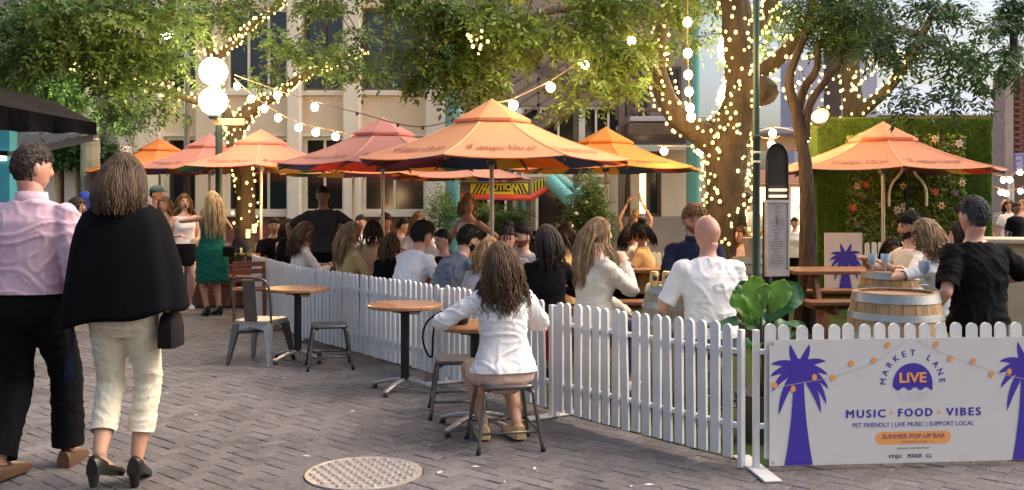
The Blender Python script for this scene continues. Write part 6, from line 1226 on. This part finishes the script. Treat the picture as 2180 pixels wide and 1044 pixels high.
person('woman in a strapless green dress with long blond hair seen from behind', at(452, 12.7), rad(38), 1.64, 'f', twist=8, head=(15, 0, 0), lh=(-.2, .25, 1.32), rh=(.14, .28, 1.28), lel=(-1, .1, -.2), top=None, bottom=dict(type='skirt', name='dress', m=GREEN, waist=.78, len=-.95, off=.02, flare=.035, pleat=1, wr=.012), shoes=SHBK, hair=dict(c='blond', style='long', len=.5, n=170, r=.01), skin='tan', heel=.04, vox=.019, group=LANE)
t = thing('small_clutch', 'small black clutch bag at the hip of the woman in green', 'bag', P(487, 545, 12.55)); g = MB(); g.box((0, 0, .06), (.16, .05, .14), bev=.02); g.build('pouch', M_LEA, t); g = MB(); g.tube(catmull([(-.06, 0, .12), (-.08, -.02, .4), (-.12, 0, .62)], 5), .006, 5); g.build('chain', mat('gold', (.6, .4, .15)), t)
person('woman in a white sleeveless top and black skirt calling out with open mouth', at(392, 13.5), rad(218), 1.66, 'f', head=(-8, -4, 0), mouth=True, rh=(.15, .2, 1.05), lh=(-.1, .2, 1.0), top=dict(m=W_, sleeve=0, hem=.15, t1=.9), bottom=dict(type='skirt', m=BLK, waist=.25, len=-.55, flare=.02), shoes=SHWH, hair=dict(c='sandy', style='long', len=.42, n=130, r=.011), skin='fair', group=LANE)
person('young woman with wavy fair hair standing behind the cape', at(350, 14.2), rad(190), 1.62, 'f', head=(-20, 0, 0), top=dict(m=cloth('rose', (.5, .3, .32)), sleeve=.6), bottom=dict(m=BLK), shoes=SHBK, hair=dict(c='lightbrown', style='long', len=.3, n=90, r=.012), vox=.028, group=LANE)
def cap_(I, root):
    g = MB(); hc, HM, k = I['hc'], I['HM'], I['k']; g.ell((0, 0, 0), (.093*k, .112*k, .085*k), 18, 10); g.v = [(x, y, max(z, -.012)) for x, y, z in g.v]; g.loft([[Vector((x*.075*k, .08*k+y, z)) for x, z in ((-1, -.01), (-.6, 0), (.6, 0), (1, -.01), (.6, -.01), (-.6, -.01))] for y in (0, .075*k)])
    g.v = [tuple(HM @ (Vector(v)+Vector((0, -.005, .055*k)))+hc) for v in g.v]; g.build('cap', cloth('cap_teal', (.1, .19, .22)), root, True)
person('man in a teal baseball cap facing the women in the lane', at(333, 14.6), rad(-100), 1.8, 'm', head=(0, 4, 0), top=dict(m=cloth('dusty_rose', (.42, .26, .28)), sleeve=.6), bottom=dict(m=DENIM), shoes=SHWH, skin='rosy', hair=dict(c='brown', style='short', n=60), vox=.028, group=LANE, extra=cap_)
person('person with bright blue hair beyond the pink-shirted man', at(182, 13.6), rad(150), 1.66, 'f', head=(20, 4, 0), top=dict(m=BLK, sleeve=1.9), bottom=dict(m=BLK), shoes=SHBK, hair=dict(c='blue', style='long', len=.26, n=90, r=.014, vol=.03), vox=.028, group=LANE)
person('dark-haired person in tan half hidden beside the cape', at(163, 12.4), rad(-70), 1.6, 'f', head=(0, 6, 0), top=dict(m=TANC, sleeve=.6), bottom=dict(m=BLK), shoes=SHBK, hair=dict(c='dark', style='long', len=.25, n=80, r=.013), skin='tan', vox=.028, group=LANE)
# ------------------------------------------------------------------ people inside the enclosure
person('tall man in a charcoal tee standing with both arms braced outward', at(690, 12.2), rad(182), 1.76, 'm', lean=10, head=(4, 14, 0), rh=(.4, .1, .95), lh=(-.38, .12, .93), rel=(1, .2, .5), lel=(-1, .2, .5), top=dict(m=CHAR, sleeve=.9, off=.018), bottom=dict(m=BLK), shoes=SHBK, hair=dict(c='dark', style='short', vol=.006, n=150, tuft=.008), skin='brown', vox=.02, group=TABLES)
person('curly brown-haired woman in a white blouse seated in profile', at(637, 11.1), rad(-62), 1.6, 'f', seat=.45, lean=8, head=(0, 4, 0), rh=(.12, .38, .78), lh=(-.12, .4, .78), top=dict(m=W2_, sleeve=1.6, off=.02), bottom=dict(m=DENIM), shoes=SHWH, hair=dict(c='brown', style='long', len=.26, n=190, r=.012, wave=.028, vol=.022, back=1), skin='fair', vox=.02, group=TABLES)
person('blond woman in an ochre blouse seated behind the strappy plant', at(738, 10.15), rad(-55), 1.66, 'f', seat=.45, lean=6, head=(-10, 6, 0), rh=(.1, .36, .78), top=dict(m=cloth('ochre', (.55, .38, .16)), sleeve=1.4, off=.018), bottom=dict(m=DENIM), shoes=SHWH, hair=dict(c='lightbrown', style='long', len=.34, n=190, r=.01, wave=.014, back=1, vol=.008, taper=.03), skin='fair', vox=.02, group=TABLES)
person('dark-haired man in a white tee hunched over a table, back turned', at(862, 9.2), rad(-44), 1.78, 'm', seat=.44, lean=24, head=(0, 8, 0), rh=(.2, .45, .74), lh=(-.2, .45, .74), top=dict(m=W_, sleeve=.75, off=.018, wr=.012), bottom=dict(m=NAVY), shoes=SHWH, hair=dict(c='dark', style='short', vol=.02, n=420, tuft=.026), skin='tan', vox=.018, group=TABLES)
person('bearded man in a slate blue shirt bending forward over his drink', at(940, 8.7), rad(-52), 1.8, 'm', seat=.44, lean=34, head=(0, 26, 0), rh=(.1, .52, .74), lh=(-.12, .52, .74), rel=(1, -.2, -.4), top=dict(m=SLATE, sleeve=1.2, off=.022, wr=.014), bottom=dict(m=BLK), shoes=SHBK, hair=dict(c='dark', style='short', vol=.018, n=420, tuft=.026), beard='dark', skin='fair', vox=.018, group=TABLES)
person('blond woman in a cream dress standing with a hand on her hip', at(998, 11.2), rad(150), 1.63, 'f', head=(45, 0, 0), lh=(-.17, .02, .98), lel=(-1, -.4, .3), rh=(.2, .25, 1.0), top=dict(m=W2_, sleeve=0, hem=.1, t1=.86, name='bodice', off=.01), bottom=dict(type='skirt', m=cloth('cream_warm_lit', (.72, .4, .16)), waist=.24, len=-1.1, flare=.07), shoes=SHTAN, hair=dict(c='blond', style='long', len=.12, n=150, r=.011, vol=.012, back=1), skin='tan', vox=.019, group=TABLES)  # skirt: cream cloth with warm orange light put into its colour
person('woman with a dark top bun looking down across the table', at(1083, 8.9), rad(172), 1.62, 'f', seat=.46, lean=8, head=(4, 10, 0), top=dict(m=cloth('dusk', (.2, .17, .18)), sleeve=.7), bottom=dict(m=BLK), shoes=SHBK, hair=dict(c='dark', style='bun', len=.12, n=60, vol=.01), skin='rosy', vox=.02, group=TABLES)
person('fair-haired person in a loose grey top beside the bending man', at(1028, 8.0), rad(-15), 1.58, 'f', seat=.42, lean=22, head=(-12, 12, 0), top=dict(m=GREY, sleeve=1.1, off=.03, flare=.02), bottom=dict(m=DENIM), shoes=SHWH, hair=dict(c='sandy', style='long', len=.2, n=140, r=.011), skin='fair', vox=.02, group=TABLES)
person('man in pale sunglasses beyond the woman in black', at(1122, 9.3), rad(150), 1.66, 'm', seat=.45, lean=10, head=(-20, 6, 0), top=dict(m=GREY, sleeve=.7), bottom=dict(m=NAVY), shoes=SHBK, hair=dict(c='dark', style='short', vol=.016, n=200), beard='sandy', skin='fair', vox=.024, group=TABLES)
person('dark-haired woman in a black top and red skirt, back turned', at(1165, 7.75), rad(6), 1.68, 'f', seat=.46, lean=4, head=(25, 6, 0), rh=(.18, .38, .78), lh=(-.15, .38, .78), top=dict(m=BLK, sleeve=1.6, off=.022, hem=.14), bottom=dict(m=REDC, waist=.2, off=.016), shoes=SHBK, hair=dict(c='dark', style='long', len=.2, n=170, r=.011, vol=.008, taper=.05), skin='tan', vox=.019, group=TABLES)
person('long-haired blond woman in an oat knit sweater in profile', at(1262, 7.25), rad(-62), 1.74, 'f', seat=.5, lean=5, head=(-18, 2, 0), rh=(.02, .28, 1.04), rel=(.6, .1, -1), lh=(-.05, .38, .62), lel=(-.3, -.5, -.5), top=dict(m=OAT, sleeve=1.95, off=.024, soff=.02, hem=-.1, wr=.012), bottom=dict(m=DENIM), shoes=SHWH, hair=dict(c='lightbrown', style='long', len=.4, n=260, r=.009, wave=.012, back=1, taper=.045, vol=.004), skin='fair', vox=.016, group=TABLES)
person('bearded sandy-haired man in a navy shirt facing the lane', at(1478, 8.2), rad(172), 1.80, 'm', seat=.56, lean=6, head=(8, 10, 0), top=dict(m=NAVY, sleeve=1.5, off=.02, collar=1), bottom=dict(m=BLK), shoes=SHBK, hair=dict(c='sandy', style='short', vol=.02, n=420, tuft=.03), beard='sandy', skin='rosy', vox=.018, group=TABLES)
person('bald man in a white tee with his broad back turned', at(1513, 6.55), rad(8), 1.80, 'm', seat=.50, lean=7, head=(24, 8, 0), lh=(-.22, .32, .86), lel=(-.5, -1, -.5), rh=(.2, .34, .86), rel=(.5, -1, -.5), top=dict(m=W_, sleeve=.82, off=.022, soff=.02, hem=-.05, wr=.012, vox=.011), bottom=dict(m=DENIM), shoes=SHWH, skin='rosy', vox=.015, group=TABLES)
person('grey-haired man in a black tee leaning at the front barrel', at(2084, 6.35), rad(14), 1.80, 'm', seat=.62, lean=5, side=0, head=(8, 4, 0), lh=(-.36, .1, .72), lel=(-.4, -1, -.2), rh=(.3, .3, .95), rel=(1, -.2, -.4), top=dict(m=BLK, sleeve=.85, off=.028, soff=.026, hem=-.05, wr=.014, vox=.014), bottom=dict(m=BLK), shoes=SHBK, hair=dict(c='blackgrey', style='short', vol=.012, n=900, tuft=.017, lift=.2), skin='rosy', vox=.015, group=TABLES)
person('woman in a white tee with wavy brown hair leaning in to talk', at(2015, 7.5), rad(42), 1.66, 'f', seat=.54, lean=12, side=-14, head=(10, 4, -8), lh=(-.2, .3, .95), lel=(-1, 0, -.2), rh=(.1, .36, .95), top=dict(m=W_, sleeve=.7, off=.02, hem=.0), bottom=dict(m=TANC), shoes=SHWH, hair=dict(c='lightbrown', style='long', len=.16, n=200, r=.011, wave=.022, vol=.014, taper=.03), skin='fair', vox=.018, group=TABLES)
person('bearded dark-haired man in a white open shirt in profile at the barrel', at(1946, 8.6), rad(96), 1.78, 'm', seat=.5, lean=4, head=(-6, 6, 0), rh=(.15, .4, .98), lh=(-.15, .4, .98), top=dict(m=W2_, sleeve=.8, off=.02, t1=.94), bottom=dict(m=DENIM), shoes=SHWH, hair=dict(c='dark', style='short', vol=.018, n=420, tuft=.026), beard='dark', skin='tan', vox=.018, group=TABLES)
person('dark-haired person crouched low behind the two wine cups', at(1893, 9.3), rad(170), 1.5, 'f', seat=.42, lean=20, head=(0, 10, 0), top=dict(m=TANC, sleeve=.7), bottom=dict(m=BLK), shoes=SHBK, hair=dict(c='dark', style='long', len=.2, n=80, r=.012), skin='brown', vox=.024, group=TABLES)
person('dark-haired person half hidden between the woman in white and the man in black', at(2046, 8.4), rad(60), 1.62, 'f', seat=.5, head=(0, 4, 0), top=dict(m=BLK, sleeve=1.5), bottom=dict(m=BLK), shoes=SHBK, hair=dict(c='dark', style='long', len=.3, n=80, r=.012), vox=.026, group=TABLES)
FARP = 'far diners'
for lab, px, Y, z, H, sex, st, yaw, hc, tm, sk_, sl_ in (
    ('dark-haired man in black at the far table under the pink umbrella', 583, 13.3, 0, 1.66, 'm', .46, 200, ('dark', 'short'), BLK, 'tan', .6), ('long dark-haired woman in black beside the far table', 608, 12.9, 0, 1.62, 'f', .46, -20, ('dark', 'long'), BLK, 'fair', 0),
    ('person in a dark jacket slouching by the lit trunk', 506, 14.9, 0, 1.6, 'm', .42, -60, ('grey', 'short'), NAVY, 'tan', 1.9), ('far man in white beside the slim pole', 768, 14.5, 0, 1.7, 'm', .46, 190, ('dark', 'short'), W_, 'tan', .6),
    ('long-haired brunette with her back turned near the umbrella pole', 794, 11.6, 0, 1.64, 'f', .46, 10, ('dark', 'long'), TANC, 'fair', .6), ('bearded man in a white shirt behind the umbrella pole', 826, 12.6, 0, 1.72, 'm', .5, 160, ('brown', 'short'), W_, 'rosy', .8),
    ('man in grey turned away beside the bearded man', 846, 13.2, 0, 1.66, 'm', .46, -70, ('dark', 'short'), GREY, 'fair', .7), ('short blond woman in white facing the lane', 890, 12.4, 0, 1.7, 'f', .52, 190, ('blond', 'long'), W_, 'fair', .5),
    ('brown-haired person in a cream top with back turned', 908, 10.2, 0, 1.64, 'f', .47, -8, ('brown', 'short'), W2_, 'fair', .7), ('small brown-haired person in dark top by the fence', 826, 9.9, 0, 1.5, 'f', .42, -20, ('brown', 'long'), BLK, 'fair', .7),
    ('dark-haired young woman in profile at the chatting table', 1336, 10.9, 0, 1.6, 'f', .46, -80, ('dark', 'long'), W2_, 'fair', .6), ('dark-haired woman in a mustard tee leaning on the chatting table', 1376, 10.6, 0, 1.62, 'f', .46, 70, ('dark', 'bun'), MUST, 'tan', .6),
    ('woman lifting both arms to her hair behind the chatting table', 1352, 13., 0, 1.7, 'f', .5, 180, ('sandy', 'bun'), W2_, 'tan', 0), ('brown-haired diner beside the conical shrub', 1214, 9.6, 0, 1.6, 'f', .45, 60, ('brown', 'bun'), MUST, 'fair', .6),
    ('second brown-haired diner beyond the woman in black', 1190, 10.6, 0, 1.6, 'f', .45, 150, ('brown', 'long'), TANC, 'fair', .6), ('small dark-haired diner behind the bending man', 955, 9.7, 0, 1.55, 'm', .44, 120, ('dark', 'short'), BLK, 'fair', .6),
    ('waiter in a white shirt and dark cap before the lit cafe', 1590, 14., 0, 1.68, 'm', None, 150, ('dark', 'short'), W_, 'brown', 1.8), ('person in pink seated near the ice bucket', 1586, 11.8, 0, 1.5, 'f', .45, 120, ('brown', 'long'), cloth('blush', (.6, .42, .38)), 'fair', .6),
    ('child in a white top by the turf chair', 1692, 15., 0, 1.3, 'f', None, 150, ('dark', 'short'), W_, 'tan', .6), ('person in pale top far down the lane', 2148, 19., 0, 1.6, 'f', None, 170, ('dark', 'long'), W_, 'tan', .6),
    ('person in dark clothes far down the lane', 2164, 18., 0, 1.55, 'm', None, 200, ('dark', 'short'), BLK, 'brown', .8), ('fair-haired person far down the lane at the picture edge', 2176, 19.5, 0, 1.6, 'f', None, 120, ('sandy', 'long'), cloth('blush', (.6, .42, .38)), 'fair', .6), ('bald person in grey far down the lane', 2138, 20., 0, 1.62, 'm', None, 160, (None, ''), GREY, 'rosy', .8)):
    kw = {}
    if 'lifting both arms' in lab: kw = dict(rh=(.1, -.02, 1.52), lh=(-.1, -.02, 1.52), rel=(1, .2, .2), lel=(-1, .2, .2))
    person(lab, at(px, Y), rad(yaw), H, sex, seat=st, lean=8 if st else 0, head=(random.uniform(-12, 12), random.uniform(2, 12), 0), top=dict(m=tm, sleeve=sl_), bottom=dict(m=DENIM if px % 2 else BLK), shoes=SHBK, hair=dict(c=hc[0], style=hc[1], len=.17, n=80, r=.013, vol=.01, back=int(yaw) not in (-20, 10, -8), taper=.04) if hc[0] else None, skin=sk_, vox=.024 if Y < 12 else .03, group=FARP, **kw)
# stools under the people who are not on picnic benches
for lab, px, Y, h in (('low stool under the blond woman in the oat sweater', 1262, 7.25, .5), ('low stool under the bald man', 1513, 6.55, .5), ('tall stool under the man in the black tee', 2084, 6.35, .62), ('stool under the navy-shirted man', 1478, 8.2, .56), ('stool under the woman in the white tee', 2015, 7.5, .54), ('stool under the man in the open white shirt', 1946, 8.6, .5)): stool(lab, at(px, Y), .3, h)
for i, (px, Y, h) in enumerate(((583, 13.3, .46), (768, 14.5, .46), (826, 12.6, .5), (890, 12.4, .52), (1336, 10.9, .46))): pass
finish_people()
